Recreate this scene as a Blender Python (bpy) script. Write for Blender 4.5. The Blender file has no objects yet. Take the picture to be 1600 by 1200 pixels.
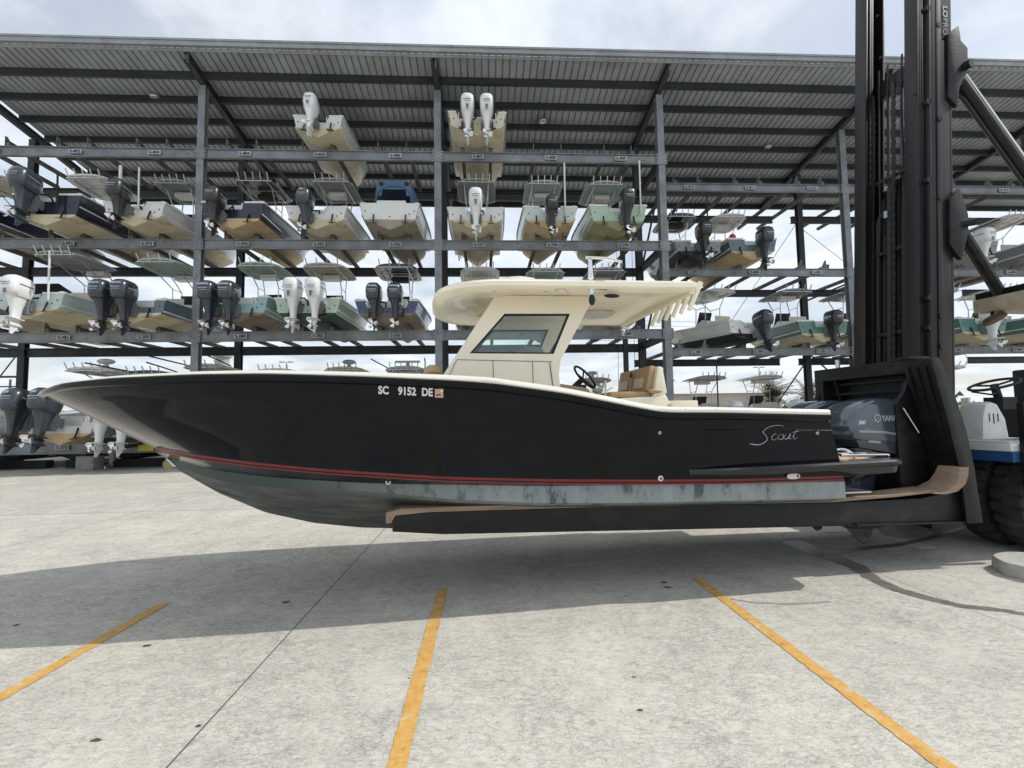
import bpy, bmesh, math, random
from mathutils import Vector, Matrix
import numpy as np
R = math.radians
random.seed(7)
scn = bpy.context.scene
C = scn.collection

# ------------------------------------------------------------------ camera
YAW, PITCH, ROLL, CAMZ, FPX = 0.05573132, 0.0695421, 0.01573616, 1.8, 780.0
cy_, sy_, cp_, sp_ = math.cos(YAW), math.sin(YAW), math.cos(PITCH), math.sin(PITCH)
FW = Vector((sy_*cp_, cy_*cp_, sp_)); RT = Vector((cy_, -sy_, 0)); UP = RT.cross(FW)
cr_, sr_ = math.cos(ROLL), math.sin(ROLL)
RT, UP = RT*cr_ - UP*sr_, RT*sr_ + UP*cr_
cam = bpy.data.cameras.new('camera'); camo = bpy.data.objects.new('camera', cam); C.objects.link(camo)
mw = Matrix.Identity(4)
for i in range(3):
    mw[i][0] = RT[i]; mw[i][1] = UP[i]; mw[i][2] = -FW[i]
mw[2][3] = CAMZ
camo.matrix_world = mw
cam.sensor_width = 36; cam.lens = FPX/1600*36; cam.clip_end = 2000; cam.clip_start = .05
scn.camera = camo
scn.render.resolution_x = 1024; scn.render.resolution_y = 768

def at(px, py, Y):
    """world point on the vertical plane at depth Y seen at a photo position"""
    r = FW + RT*((px-800)/FPX) + UP*((600-py)/FPX); k = Y/r.y
    return Vector((r.x*k, Y, CAMZ+r.z*k))
def gnd(px, py, z=0.):
    r = FW + RT*((px-800)/FPX) + UP*((600-py)/FPX); k = (z-CAMZ)/r.z
    return Vector((r.x*k, r.y*k, z))

# ------------------------------------------------------------------ light
SA, SB = 0.95, 0.02                      # ground shift of a shadow per metre of height (left, towards camera)
sund = Vector((SA, SB, 1)).normalized()  # towards the sun
elev = math.asin(sund.z); azim = math.atan2(sund.x, sund.y)
sl = bpy.data.lights.new('sun', 'SUN'); sl.energy = 3.3; sl.angle = R(0.6); sl.color = (1, .955, .88)
so = bpy.data.objects.new('sun', sl); C.objects.link(so)
so.rotation_euler = sund.to_track_quat('Z', 'Y').to_euler(); so.location = (30, 0, 40)
w = bpy.data.worlds.new('World'); scn.world = w; w.use_nodes = True
nt = w.node_tree; nt.nodes.clear()
def N(t, **k):
    n = nt.nodes.new(t)
    for a, b in k.items(): setattr(n, a, b)
    return n
out = N('ShaderNodeOutputWorld'); bg = N('ShaderNodeBackground'); bg.inputs[1].default_value = .10
sky = N('ShaderNodeTexSky', sky_type='NISHITA', sun_disc=False)
sky.sun_elevation = elev; sky.sun_rotation = azim; sky.air_density = 1.2; sky.dust_density = 1.5; sky.ozone_density = 1.5
tc = N('ShaderNodeTexCoord'); sep = N('ShaderNodeSeparateXYZ'); nt.links.new(tc.outputs['Generated'], sep.inputs[0])
ad = N('ShaderNodeMath', operation='ADD'); ad.inputs[1].default_value = .18; nt.links.new(sep.outputs[2], ad.inputs[0])
mx = N('ShaderNodeMath', operation='MAXIMUM'); mx.inputs[1].default_value = .06; nt.links.new(ad.outputs[0], mx.inputs[0])
dx = N('ShaderNodeMath', operation='DIVIDE'); dy = N('ShaderNodeMath', operation='DIVIDE')
nt.links.new(sep.outputs[0], dx.inputs[0]); nt.links.new(mx.outputs[0], dx.inputs[1])
nt.links.new(sep.outputs[1], dy.inputs[0]); nt.links.new(mx.outputs[0], dy.inputs[1])
cmb = N('ShaderNodeCombineXYZ'); nt.links.new(dx.outputs[0], cmb.inputs[0]); nt.links.new(dy.outputs[0], cmb.inputs[1])
n1 = N('ShaderNodeTexNoise'); n1.inputs['Scale'].default_value = 1.5; n1.inputs['Detail'].default_value = 9; n1.inputs['Roughness'].default_value = .58; n1.inputs['Distortion'].default_value = .35
nt.links.new(cmb.outputs[0], n1.inputs['Vector'])
rp = N('ShaderNodeValToRGB'); rp.color_ramp.elements[0].position = .40; rp.color_ramp.elements[1].position = .58
rp.color_ramp.elements[0].color = (.54, .54, .54, 1); rp.color_ramp.elements[1].color = (.95, .95, .95, 1)
nt.links.new(n1.outputs[0], rp.inputs[0])
n2 = N('ShaderNodeTexNoise'); n2.inputs['Scale'].default_value = 2.6; n2.inputs['Detail'].default_value = 6
nt.links.new(cmb.outputs[0], n2.inputs['Vector'])
rp2 = N('ShaderNodeValToRGB'); rp2.color_ramp.elements[0].position = .3; rp2.color_ramp.elements[1].position = .7
rp2.color_ramp.elements[0].color = (8.2, 9.2, 10.6, 1); rp2.color_ramp.elements[1].color = (11.4, 11.7, 12.1, 1)
nt.links.new(n2.outputs[0], rp2.inputs[0])
mixc = N('ShaderNodeMix', data_type='RGBA'); nt.links.new(rp.outputs[0], mixc.inputs[0])
nt.links.new(sky.outputs[0], mixc.inputs[6]); nt.links.new(rp2.outputs[0], mixc.inputs[7])
nt.links.new(mixc.outputs[2], bg.inputs[0]); nt.links.new(bg.outputs[0], out.inputs[0])
scn.view_settings.view_transform = 'Standard'; scn.view_settings.look = 'None'
scn.view_settings.exposure = 0.0; scn.view_settings.gamma = 1

# ------------------------------------------------------------------ materials
MATS = {}
def mat(name, col, rough=.5, metal=0., var=.0, vscale=4., bump=0., bscale=30., coat=0., dirt=None, dscale=2., damt=.5, stretch=None, spec=.5, trans=0., col2=None):
    if name in MATS: return MATS[name]
    m = bpy.data.materials.new(name); m.use_nodes = True; t = m.node_tree; b = t.nodes['Principled BSDF']
    b.inputs['Roughness'].default_value = rough; b.inputs['Metallic'].default_value = metal
    b.inputs['Coat Weight'].default_value = coat; b.inputs['Coat Roughness'].default_value = .03
    b.inputs['Specular IOR Level'].default_value = spec
    if trans: b.inputs['Transmission Weight'].default_value = trans
    b.inputs['Base Color'].default_value = (*col, 1)
    tcn = t.nodes.new('ShaderNodeTexCoord'); vec = tcn.outputs['Object']
    if stretch:
        mp = t.nodes.new('ShaderNodeMapping'); mp.inputs['Scale'].default_value = stretch
        t.links.new(vec, mp.inputs[0]); vec = mp.outputs[0]
    last = None
    if var or col2:
        n = t.nodes.new('ShaderNodeTexNoise'); n.inputs['Scale'].default_value = vscale; n.inputs['Detail'].default_value = 5; n.inputs['Roughness'].default_value = .6
        t.links.new(vec, n.inputs['Vector'])
        r = t.nodes.new('ShaderNodeValToRGB'); r.color_ramp.elements[0].position = .32; r.color_ramp.elements[1].position = .68
        c2 = col2 if col2 else tuple(min(1, c*(1+var)) for c in col)
        c1 = col if col2 else tuple(c*(1-var) for c in col)
        r.color_ramp.elements[0].color = (*c1, 1); r.color_ramp.elements[1].color = (*c2, 1)
        t.links.new(n.outputs[0], r.inputs[0]); last = r.outputs[0]
    if dirt:
        n = t.nodes.new('ShaderNodeTexNoise'); n.inputs['Scale'].default_value = dscale; n.inputs['Detail'].default_value = 8; n.inputs['Roughness'].default_value = .7
        t.links.new(vec, n.inputs['Vector'])
        r = t.nodes.new('ShaderNodeValToRGB'); r.color_ramp.elements[0].position = .5; r.color_ramp.elements[1].position = .68
        r.color_ramp.elements[1].color = (damt, damt, damt, 1); r.color_ramp.elements[0].color = (0, 0, 0, 1)
        t.links.new(n.outputs[0], r.inputs[0])
        x = t.nodes.new('ShaderNodeMix'); x.data_type = 'RGBA'; t.links.new(r.outputs[0], x.inputs[0])
        if last: t.links.new(last, x.inputs[6])
        else: x.inputs[6].default_value = (*col, 1)
        x.inputs[7].default_value = (*dirt, 1); last = x.outputs[2]
    if last: t.links.new(last, b.inputs['Base Color'])
    if bump:
        n = t.nodes.new('ShaderNodeTexNoise'); n.inputs['Scale'].default_value = bscale; n.inputs['Detail'].default_value = 4
        t.links.new(vec, n.inputs['Vector'])
        bp = t.nodes.new('ShaderNodeBump'); bp.inputs['Strength'].default_value = bump; bp.inputs['Distance'].default_value = .01
        t.links.new(n.outputs[0], bp.inputs['Height']); t.links.new(bp.outputs[0], b.inputs['Normal'])
    MATS[name] = m; return m

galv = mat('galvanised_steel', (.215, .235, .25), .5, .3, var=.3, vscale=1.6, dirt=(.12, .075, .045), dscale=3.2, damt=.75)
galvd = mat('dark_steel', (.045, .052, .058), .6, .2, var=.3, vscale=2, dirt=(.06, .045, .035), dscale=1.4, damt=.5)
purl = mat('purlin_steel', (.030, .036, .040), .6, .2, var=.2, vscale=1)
roofm = mat('roof_sheet', (.35, .385, .40), .55, .1, var=.18, vscale=.5, dirt=(.2, .18, .15), dscale=.6, damt=.4)
fasc = mat('fascia_metal', (.30, .32, .33), .5, .3, var=.15, vscale=1, dirt=(.2, .17, .12), dscale=3, damt=.5)
bunkm = mat('bunk_timber', (.13, .115, .10), .8, 0, var=.35, vscale=3, dirt=(.05, .045, .04), dscale=5, damt=.7)
black = mat('black_rubber', (.012, .012, .013), .7)
labm = mat('label_white', (.36, .39, .41), .5, 0, var=.2, vscale=8)
inkm = mat('ink_dark', (.02, .02, .03), .6)
concb = mat('block_concrete', (.30, .29, .26), .9, 0, var=.25, vscale=4, bump=.5)
white = mat('white_gelcoat', (.68, .68, .65), .25, 0, var=.06, vscale=2, coat=.3, dirt=(.5, .47, .38), dscale=1.5, damt=.35)
cream = mat('cream_gelcoat', (.88, .82, .67), .28, 0, var=.03, vscale=2, coat=.4)
creamd = mat('cream_panel', (.84, .78, .64), .32, 0, var=.03, vscale=2, coat=.2)
chrome = mat('stainless_steel', (.75, .75, .76), .15, 1.)
alum = mat('aluminium_pipe', (.62, .63, .64), .35, .8)
darkeng = mat('engine_dark', (.028, .036, .05), .28, 0, coat=.5, var=.2, vscale=3)
blackeng = mat('engine_black', (.016, .017, .019), .35, 0, coat=.4)
whiteng = mat('engine_white', (.74, .75, .75), .28, 0, coat=.4, var=.04)
greyeng = mat('engine_grey', (.16, .17, .18), .5, 0, var=.2)
glass = mat('clear_glass', (.82, .92, .90), .02, 0, trans=1., spec=.5)
glassb = mat('tinted_glass', (.02, .03, .035), .05, 0, coat=.5)
tan = mat('tan_vinyl', (.42, .29, .17), .5, 0, var=.08, vscale=6, bump=.2, bscale=60)
tanl = mat('light_tan_vinyl', (.62, .54, .42), .5, 0, var=.06, vscale=6)
teak = mat('tan_deck', (.62, .46, .30), .7, 0, var=.15, vscale=12)
yellow = mat('yellow_plate', (.6, .5, .06), .6)
redm = mat('red_trim', (.35, .02, .02), .4)

# ------------------------------------------------------------------ mesh helpers
class MB:
    def __init__(s): s.v = []; s.f = []; s.m = []; s.sm = []
    def add(s, vs, fs, mi=0, sm=False):
        o = len(s.v); s.v += [tuple(v) for v in vs]
        for f in fs: s.f.append(tuple(i+o for i in f)); s.m.append(mi); s.sm.append(sm)
        return s
    def box(s, a, b, mi=0):
        x0, y0, z0 = [min(p, q) for p, q in zip(a, b)]; x1, y1, z1 = [max(p, q) for p, q in zip(a, b)]
        return s.add([(x0,y0,z0),(x1,y0,z0),(x1,y1,z0),(x0,y1,z0),(x0,y0,z1),(x1,y0,z1),(x1,y1,z1),(x0,y1,z1)],
                     [(0,3,2,1),(4,5,6,7),(0,1,5,4),(1,2,6,5),(2,3,7,6),(3,0,4,7)], mi)
    def bar(s, p, q, w, h, mi=0, up=(0,0,1)):
        p, q = Vector(p), Vector(q); d = (q-p).normalized(); u = Vector(up)
        if abs(d.dot(u)) > .98: u = Vector((0,1,0))
        sx = d.cross(u).normalized()*w/2; uz = sx.cross(d).normalized()*h/2
        vs = []
        for c in (p, q): vs += [c-sx-uz, c+sx-uz, c+sx+uz, c-sx+uz]
        return s.add(vs, [(0,1,2,3),(7,6,5,4),(0,4,5,1),(1,5,6,2),(2,6,7,3),(3,7,4,0)], mi)
    def ibeam(s, p, q, w, h, t=.02, mi=0):
        p, q = Vector(p), Vector(q); up = Vector((0,0,1))
        d = (q-p).normalized()
        if abs(d.z) > .9: up = Vector((0,1,0))
        u = d.cross(up).cross(d).normalized()
        s.bar(p+u*(h/2-t/2), q+u*(h/2-t/2), w, t, mi, u); s.bar(p-u*(h/2-t/2), q-u*(h/2-t/2), w, t, mi, u)
        s.bar(p, q, t, h-2*t, mi, u); return s
    def tube(s, path, r, n=8, mi=0, caps=True):
        path = [Vector(p) for p in path]; rs = r if isinstance(r, (list, tuple)) else [r]*len(path)
        rings = []; pu = None
        for i, p in enumerate(path):
            d = (path[min(i+1, len(path)-1)]-path[max(i-1, 0)]).normalized()
            if pu is None:
                pu = Vector((0,0,1)) if abs(d.z) < .9 else Vector((1,0,0))
            u = (pu-d*pu.dot(d)).normalized(); pu = u; v = d.cross(u)
            rings.append([p+(u*math.cos(2*math.pi*k/n)+v*math.sin(2*math.pi*k/n))*rs[i] for k in range(n)])
        return s.loft(rings, True, caps, mi, True)
    def loft(s, rings, closed=True, caps=True, mi=0, sm=True, mrow=None):
        o = len(s.v); n = len(rings[0])
        for r in rings: s.v += [tuple(p) for p in r]
        for i in range(len(rings)-1):
            for k in range(n if closed else n-1):
                k2 = (k+1) % n
                s.f.append((o+i*n+k, o+i*n+k2, o+(i+1)*n+k2, o+(i+1)*n+k)); s.m.append(mrow[k] if mrow else mi); s.sm.append(sm)
        if caps and closed:
            s.f.append(tuple(o+k for k in range(n))[::-1]); s.m.append(mi); s.sm.append(False)
            s.f.append(tuple(o+(len(rings)-1)*n+k for k in range(n))); s.m.append(mi); s.sm.append(False)
        return s
    def prism(s, poly, a, b, axis='y', mi=0):
        """poly of 2D points extruded from a to b along axis; the 2D plane is the two other axes in order"""
        def P(u, v, t): return {'x': (t, u, v), 'y': (u, t, v), 'z': (u, v, t)}[axis]
        n = len(poly); vs = [P(u, v, a) for u, v in poly]+[P(u, v, b) for u, v in poly]
        return s.add(vs, [tuple(range(n))[::-1], tuple(range(n, 2*n))]+[(i, (i+1) % n, n+(i+1) % n, n+i) for i in range(n)], mi)
    def frame(s, outer, inner, a, b, axis='y', mi=0):
        """ring between two outlines of equal count, extruded"""
        def P(u, v, t): return {'x': (t, u, v), 'y': (u, t, v), 'z': (u, v, t)}[axis]
        n = len(outer); vs = [P(*p, a) for p in outer]+[P(*p, a) for p in inner]+[P(*p, b) for p in outer]+[P(*p, b) for p in inner]
        fs = []
        for i in range(n):
            j = (i+1) % n
            fs += [(i, j, n+j, n+i), (2*n+i, 3*n+i, 3*n+j, 2*n+j), (i, 2*n+i, 2*n+j, j), (n+i, n+j, 3*n+j, 3*n+i)]
        return s.add(vs, fs, mi)
    def disc(s, c, r, nrm, t=.01, n=16, mi=0):
        c = Vector(c); nrm = Vector(nrm).normalized()
        return s.tube([c, c+nrm*t], r, n, mi)
    def ell(s, c, r, n=12, m=8, mi=0, pw=1.):
        rings = []
        for i in range(m+1):
            a = -math.pi/2+math.pi*i/m; ca = max(.02, math.cos(a))
            rings.append([(c[0]+r[0]*ca*math.copysign(abs(math.cos(2*math.pi*k/n))**pw, math.cos(2*math.pi*k/n)), c[1]+r[1]*ca*math.copysign(abs(math.sin(2*math.pi*k/n))**pw, math.sin(2*math.pi*k/n)), c[2]+r[2]*math.sin(a)) for k in range(n)])
        return s.loft(rings, True, True, mi, True)
    def build(s, name, mats, parent=None, bevel=0, sharp=35):
        me = bpy.data.meshes.new(name); me.from_pydata(s.v, [], s.f)
        if not isinstance(mats, (list, tuple)): mats = [mats]
        for m in mats: me.materials.append(m)
        me.polygons.foreach_set('material_index', s.m)
        bm = bmesh.new(); bm.from_mesh(me)
        bmesh.ops.recalc_face_normals(bm, faces=bm.faces)
        if bevel:
            ed = [e for e in bm.edges if len(e.link_faces) == 2 and e.calc_face_angle(0) > R(50)]
            bmesh.ops.bevel(bm, geom=ed, offset=bevel, segments=2, affect='EDGES', profile=.6, clamp_overlap=True)
        for f in bm.faces: f.smooth = True
        for e in bm.edges:
            if len(e.link_faces) != 2 or e.calc_face_angle(0) > R(sharp): e.smooth = False
        bm.to_mesh(me); bm.free()
        o = bpy.data.objects.new(name, me); C.objects.link(o)
        if parent: o.parent = parent
        return o
def tag(o, label=None, cat=None, group=None, kind=None):
    for k, v in (('label', label), ('category', cat), ('group', group), ('kind', kind)):
        if v: o[k] = v
    return o
def empty(name, loc=(0,0,0), rz=0.):
    o = bpy.data.objects.new(name, None); C.objects.link(o); o.location = loc; o.rotation_euler = (0,0,rz); o.empty_display_size = .2
    return o
def text_verts(body, size=1., bold=0., align='LEFT', ext=0.002, shear=0.):
    cu = bpy.data.curves.new('txt', 'FONT'); cu.body = body; cu.size = size; cu.offset = bold; cu.extrude = ext; cu.align_x = align; cu.shear = shear
    cu.resolution_u = 3
    o = bpy.data.objects.new('txt', cu); me = bpy.data.meshes.new_from_object(o)
    vs = [tuple(v.co) for v in me.vertices]; fs = [tuple(p.vertices) for p in me.polygons]
    bpy.data.objects.remove(o); bpy.data.curves.remove(cu); bpy.data.meshes.remove(me)
    return vs, fs
def lerp_tab(x, xs, ys): return float(np.interp(x, xs, ys))

# ================================================================== GROUND
def ground_material():
    m = bpy.data.materials.new('concrete_ground'); m.use_nodes = True; t = m.node_tree; L = t.links; b = t.nodes['Principled BSDF']
    b.inputs['Roughness'].default_value = .85; b.inputs['Specular IOR Level'].default_value = .3
    tcn = t.nodes.new('ShaderNodeTexCoord')
    def noise(scale, det=6, rough=.6, dist=0, st=None, vec=None):
        n = t.nodes.new('ShaderNodeTexNoise'); n.inputs['Scale'].default_value = scale; n.inputs['Detail'].default_value = det
        n.inputs['Roughness'].default_value = rough; n.inputs['Distortion'].default_value = dist
        v = vec or tcn.outputs['Object']
        if st:
            mp = t.nodes.new('ShaderNodeMapping'); mp.inputs['Scale'].default_value = st; mp.inputs['Rotation'].default_value = (0,0,R(12)); L.new(v, mp.inputs[0]); v = mp.outputs[0]
        L.new(v, n.inputs['Vector']); return n.outputs[0]
    def ramp(src, p0, p1, c0, c1):
        r = t.nodes.new('ShaderNodeValToRGB'); e = r.color_ramp.elements; e[0].position = p0; e[1].position = p1
        e[0].color = (c0,)*3+(1,) if isinstance(c0, (int, float)) else (*c0, 1); e[1].color = (c1,)*3+(1,) if isinstance(c1, (int, float)) else (*c1, 1)
        L.new(src, r.inputs[0]); return r.outputs[0]
    def mix(fac, a, bb, mode='MIX'):
        x = t.nodes.new('ShaderNodeMix'); x.data_type = 'RGBA'; x.blend_type = mode
        if isinstance(fac, float): x.inputs[0].default_value = fac
        else: L.new(fac, x.inputs[0])
        for i, q in ((6, a), (7, bb)):
            if isinstance(q, tuple): x.inputs[i].default_value = (*q, 1)
            else: L.new(q, x.inputs[i])
        return x.outputs[2]
    base = ramp(noise(.35, 6, .6), .3, .7, (.54, .505, .425), (.65, .61, .52))
    base = mix(ramp(noise(1.3, 9, .75, .6), .47, .68, 0., .32), base, (.32, .31, .28))           # blotchy wear
    base = mix(ramp(noise(1.1, 8, .65, .2, (.35, 3.2, 1)), .5, .78, 0., .3), base, (.30, .29, .265))   # streaks across
    base = mix(ramp(noise(11, 8, .8), .49, .60, 0., .55), base, (.62, .61, .57))
    base = mix(ramp(noise(26, 8, .8, .4, (.5, 1.6, 1)), .545, .62, 0., .7), base, (.21, .205, .19))       # dark pits
    base = mix(ramp(noise(90, 4, .8), .42, .66, 0., .5), base, (.66, .65, .61))
    # cracks: distorted voronoi edges
    nz = t.nodes.new('ShaderNodeTexNoise'); nz.inputs['Scale'].default_value = 1.6; nz.inputs['Detail'].default_value = 9; nz.inputs['Roughness'].default_value = .72
    L.new(tcn.outputs['Object'], nz.inputs['Vector'])
    sc = t.nodes.new('ShaderNodeVectorMath'); sc.operation = 'SCALE'; sc.inputs['Scale'].default_value = .9; L.new(nz.outputs['Color'], sc.inputs[0])
    av = t.nodes.new('ShaderNodeVectorMath'); L.new(tcn.outputs['Object'], av.inputs[0]); L.new(sc.outputs[0], av.inputs[1])
    def crack(scale, wd, strength, col, thr0=.42, thr1=.6):
        nonlocal base
        vo = t.nodes.new('ShaderNodeTexVoronoi'); vo.feature = 'DISTANCE_TO_EDGE'; vo.inputs['Scale'].default_value = scale; L.new(av.outputs[0], vo.inputs['Vector'])
        k = ramp(vo.outputs[0], 0, wd, strength, 0.)
        g = ramp(noise(.9, 4, .6), thr0, thr1, 0., 1.)
        base = mix(mix(1., k, g, 'MULTIPLY'), base, col)
        return k
    k1 = crack(.27, .0035, .6, (.15, .145, .135), .44, .56)
    crack(3.4, .020, .65, (.20, .195, .18), .44, .56)
    crack(9, .05, .6, (.23, .225, .21), .42, .56)
    def contour(scale, wd, strength, col, thr0, thr1, msc=1.1, dist=.4, st=None):
        nonlocal base
        c = noise(scale, 9, .68, dist, st)
        a1 = t.nodes.new('ShaderNodeMath'); a1.operation = 'SUBTRACT'; L.new(c, a1.inputs[0]); a1.inputs[1].default_value = .5
        a2 = t.nodes.new('ShaderNodeMath'); a2.operation = 'ABSOLUTE'; L.new(a1.outputs[0], a2.inputs[0])
        k = ramp(a2.outputs[0], 0, wd, strength, 0.); g = ramp(noise(msc, 5, .65), thr0, thr1, 0., 1.)
        base = mix(mix(1., k, g, 'MULTIPLY'), base, col)
    contour(1.5, .0035, .9, (.13, .125, .11), .44, .52, .5)
    contour(5.5, .009, .7, (.16, .155, .14), .42, .54, 1.3, .6, (.7, 1.3, 1))
    contour(14, .022, .75, (.19, .185, .17), .40, .52, 1.9, .8, (.6, 1.4, 1))
    contour(7, .006, .95, (.12, .115, .10), .47, .53, 3.5, .9, (.8, 1.3, 1))
    contour(3, .003, .7, (.16, .155, .14), .50, .56, 1.6, .9)
    contour(18, .013, .9, (.15, .145, .13), .48, .54, 6, .9, (.7, 1.4, 1))
    base = mix(ramp(noise(.55, 7, .7, .8, (1.5, .5, 1)), .50, .68, 0., .2), base, (.25, .245, .225))
    base = mix(ramp(noise(4.2, 9, .8, .3, (.4, 2.2, 1)), .52, .64, 0., .3), base, (.27, .26, .24))
    # fine directional scratching
    base = mix(ramp(noise(48, 6, .8, 0, (.3, 1.7, 1)), .53, .66, 0., .55), base, (.24, .23, .21))
    sp = t.nodes.new('ShaderNodeSeparateXYZ'); L.new(tcn.outputs['Object'], sp.inputs[0])
    def line(axis, pos, wd):
        nonlocal base
        s1 = t.nodes.new('ShaderNodeMath'); s1.operation = 'SUBTRACT'; L.new(sp.outputs[axis], s1.inputs[0]); s1.inputs[1].default_value = pos
        a1 = t.nodes.new('ShaderNodeMath'); a1.operation = 'ABSOLUTE'; L.new(s1.outputs[0], a1.inputs[0])
        l1 = t.nodes.new('ShaderNodeMath'); l1.operation = 'LESS_THAN'; L.new(a1.outputs[0], l1.inputs[0]); l1.inputs[1].default_value = wd
        base = mix(l1.outputs[0], base, (.10, .095, .085))
    line(0, -1.69, .006); line(0, -7.2, .008); line(0, 4.4, .004); line(1, 10.9, .012); line(1, 16.4, .012)
    def stepmix(axis, pos, f_):
        nonlocal base
        g = t.nodes.new('ShaderNodeMath'); g.operation = 'GREATER_THAN'; L.new(sp.outputs[axis], g.inputs[0]); g.inputs[1].default_value = pos
        m2 = t.nodes.new('ShaderNodeMath'); m2.operation = 'MULTIPLY'; L.new(g.outputs[0], m2.inputs[0]); m2.inputs[1].default_value = f_
        base = mix(m2.outputs[0], base, (.33, .325, .30))
    stepmix(0, -1.69, .07); stepmix(1, 10.9, .12); stepmix(0, 4.4, .08)
    L.new(base, b.inputs['Base Color'])
    bp = t.nodes.new('ShaderNodeBump'); bp.inputs['Strength'].default_value = .35; bp.inputs['Distance'].default_value = .01
    L.new(noise(45, 8, .75), bp.inputs['Height']); L.new(bp.outputs[0], b.inputs['Normal'])
    return m
gm = ground_material()
tag(MB().add([(-400,-120,0),(400,-120,0),(400,700,0),(-400,700,0)], [(0,1,2,3)]).build('ground', gm), kind='structure')

def paint_material():
    m = bpy.data.materials.new('yellow_paint'); m.use_nodes = True; t = m.node_tree; L = t.links; b = t.nodes['Principled BSDF']
    b.inputs['Roughness'].default_value = .75
    tcn = t.nodes.new('ShaderNodeTexCoord'); n = t.nodes.new('ShaderNodeTexNoise'); n.inputs['Scale'].default_value = 9; n.inputs['Detail'].default_value = 10; n.inputs['Roughness'].default_value = .82
    L.new(tcn.outputs['Object'], n.inputs[0])
    r = t.nodes.new('ShaderNodeValToRGB'); e = r.color_ramp.elements; e[0].position = .34; e[0].color = (.30, .16, .05, 1); e[1].position = .46; e[1].color = (.56, .31, .075, 1)
    q = e.new(.575); q.color = (.60, .36, .11, 1); q = e.new(.60); q.color = (.50, .47, .40, 1)
    L.new(n.outputs[0], r.inputs[0]); L.new(r.outputs[0], b.inputs['Base Color']); return m
pm = paint_material()
def strip(name, pts, wds, z, m, kind='structure', jag=.004):
    vs = []; fs = []; rnd = random.Random(3)
    fine = []
    nseg = 60 if name == 'parking_line' else 14
    for i in range(len(pts)-1):
        for k in range(nseg):
            u = k/nseg; fine.append((Vector(pts[i]).lerp(Vector(pts[i+1]), u), wds[i]*(1-u)+wds[i+1]*u))
    fine.append((Vector(pts[-1]), wds[-1]))
    for i, (p, wd) in enumerate(fine):
        d = (fine[min(i+1, len(fine)-1)][0]-fine[max(i-1, 0)][0]).normalized(); nn = Vector((-d.y, d.x, 0))
        vs += [(p+nn*(wd/2+rnd.uniform(-jag, jag))).to_tuple()[:2]+(z,), (p-nn*(wd/2+rnd.uniform(-jag, jag))).to_tuple()[:2]+(z,)]
    for i in range(len(fine)-1): fs.append((2*i, 2*i+1, 2*i+3, 2*i+2))
    return tag(MB().add(vs, fs).build(name, m), kind=kind)
for X, Y1 in ((-3.24, 5.37), (-.47, 5.51), (2.33, 5.58)):
    strip('parking_line', [(X, -2, 0), (X-.01, 2, 0), (X, Y1, 0)], [.105, .105, .105], .004, pm, jag=.006)
stainm = mat('wet_stain', (.17, .16, .14), .35, 0, var=.25, vscale=6, spec=.5)
oil = mat('old_stain', (.28, .27, .25), .8, 0, var=.2, vscale=10)
G = gnd
strip('water_stain', [G(1235,845), G(1285,866), G(1335,884), G(1365,905), G(1400,921), G(1450,935), G(1500,947), G(1560,953), G(1620,963)], [.35,.3,.22,.15,.16,.15,.11,.10,.09], .003, stainm, jag=.012)
strip('water_stain', [G(1285,866), G(1340,858), G(1400,852), G(1450,842), G(1500,826)], [.12,.12,.1,.1,.08], .006, stainm, jag=.012)
strip('water_stain', [G(1140,936), G(1180,942), G(1240,944), G(1298,940)], [.012,.03,.04,.03], .003, oil)
palem = mat('pale_grey', (.52, .51, .48), .8, 0, var=.2, vscale=12)
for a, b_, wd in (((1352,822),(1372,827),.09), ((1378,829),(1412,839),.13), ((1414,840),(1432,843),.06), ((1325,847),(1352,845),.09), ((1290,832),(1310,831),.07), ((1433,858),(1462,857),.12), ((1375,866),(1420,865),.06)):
    strip('pale_patch', [G(*a), G(*b_)], [wd, wd], .009, palem, jag=.02)  # small flat pale patches on the concrete
for (px, py, r_) in ((447,941,.045),(1037,910,.05),(1043,918,.04),(150,1157,.03),(230,1009,.03),(1000,1110,.02),(640,1060,.012),(990,1058,.015),(25,977,.03),(455,770,.05),(310,1135,.02),(1400,1005,.012)):
    p = G(px, py); mb = MB(); n = 9; rr = random.Random(px)
    mb.add([(p.x+math.cos(k*6.283/n)*r_*rr.uniform(.5,1.2), p.y+math.sin(k*6.283/n)*r_*rr.uniform(.4,.9), .003) for k in range(n)], [tuple(range(n))])
    tag(mb.build('tar_spot', mat('tar', (.06,.058,.055), .7)), kind='structure')

# ================================================================== STORAGE RACK (one building)
rack = tag(empty('storage_rack', (0, 21.6, 0)), 'large open steel boat storage rack with a ribbed metal roof behind the dark boat', 'storage rack')
OY = Vector((0, 21.6, 0))
def rk(mb, name, m, **k): 
    mb.v = [(v[0], v[1]-21.6, v[2]) for v in mb.v]; return mb.build(name, m, rack, **k)
def roofz(Y): return 17.12-(Y-20.2)*.143
LV = [1.15, 5.66, 9.64, 13.64]; RV = [1.15, 5.06, 9.0, 13.3]
LX = [-32.3, -22.2, -12.1, -1.94, 8.15]; RX = [8.85, 18.3, 28.4, 38.4]
for X in LX:
    if X > -30:
        rk(MB().ibeam((X, 21.6, 0), (X, 21.6, roofz(21.6)-.42), .3, .3, .03), 'column', galv)
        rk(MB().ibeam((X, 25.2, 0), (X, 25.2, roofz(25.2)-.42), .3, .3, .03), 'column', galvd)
        rk(MB().box((X-.25, 21.3, 0), (X+.25, 21.9, .035)), 'base_plate', galvd)
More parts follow.
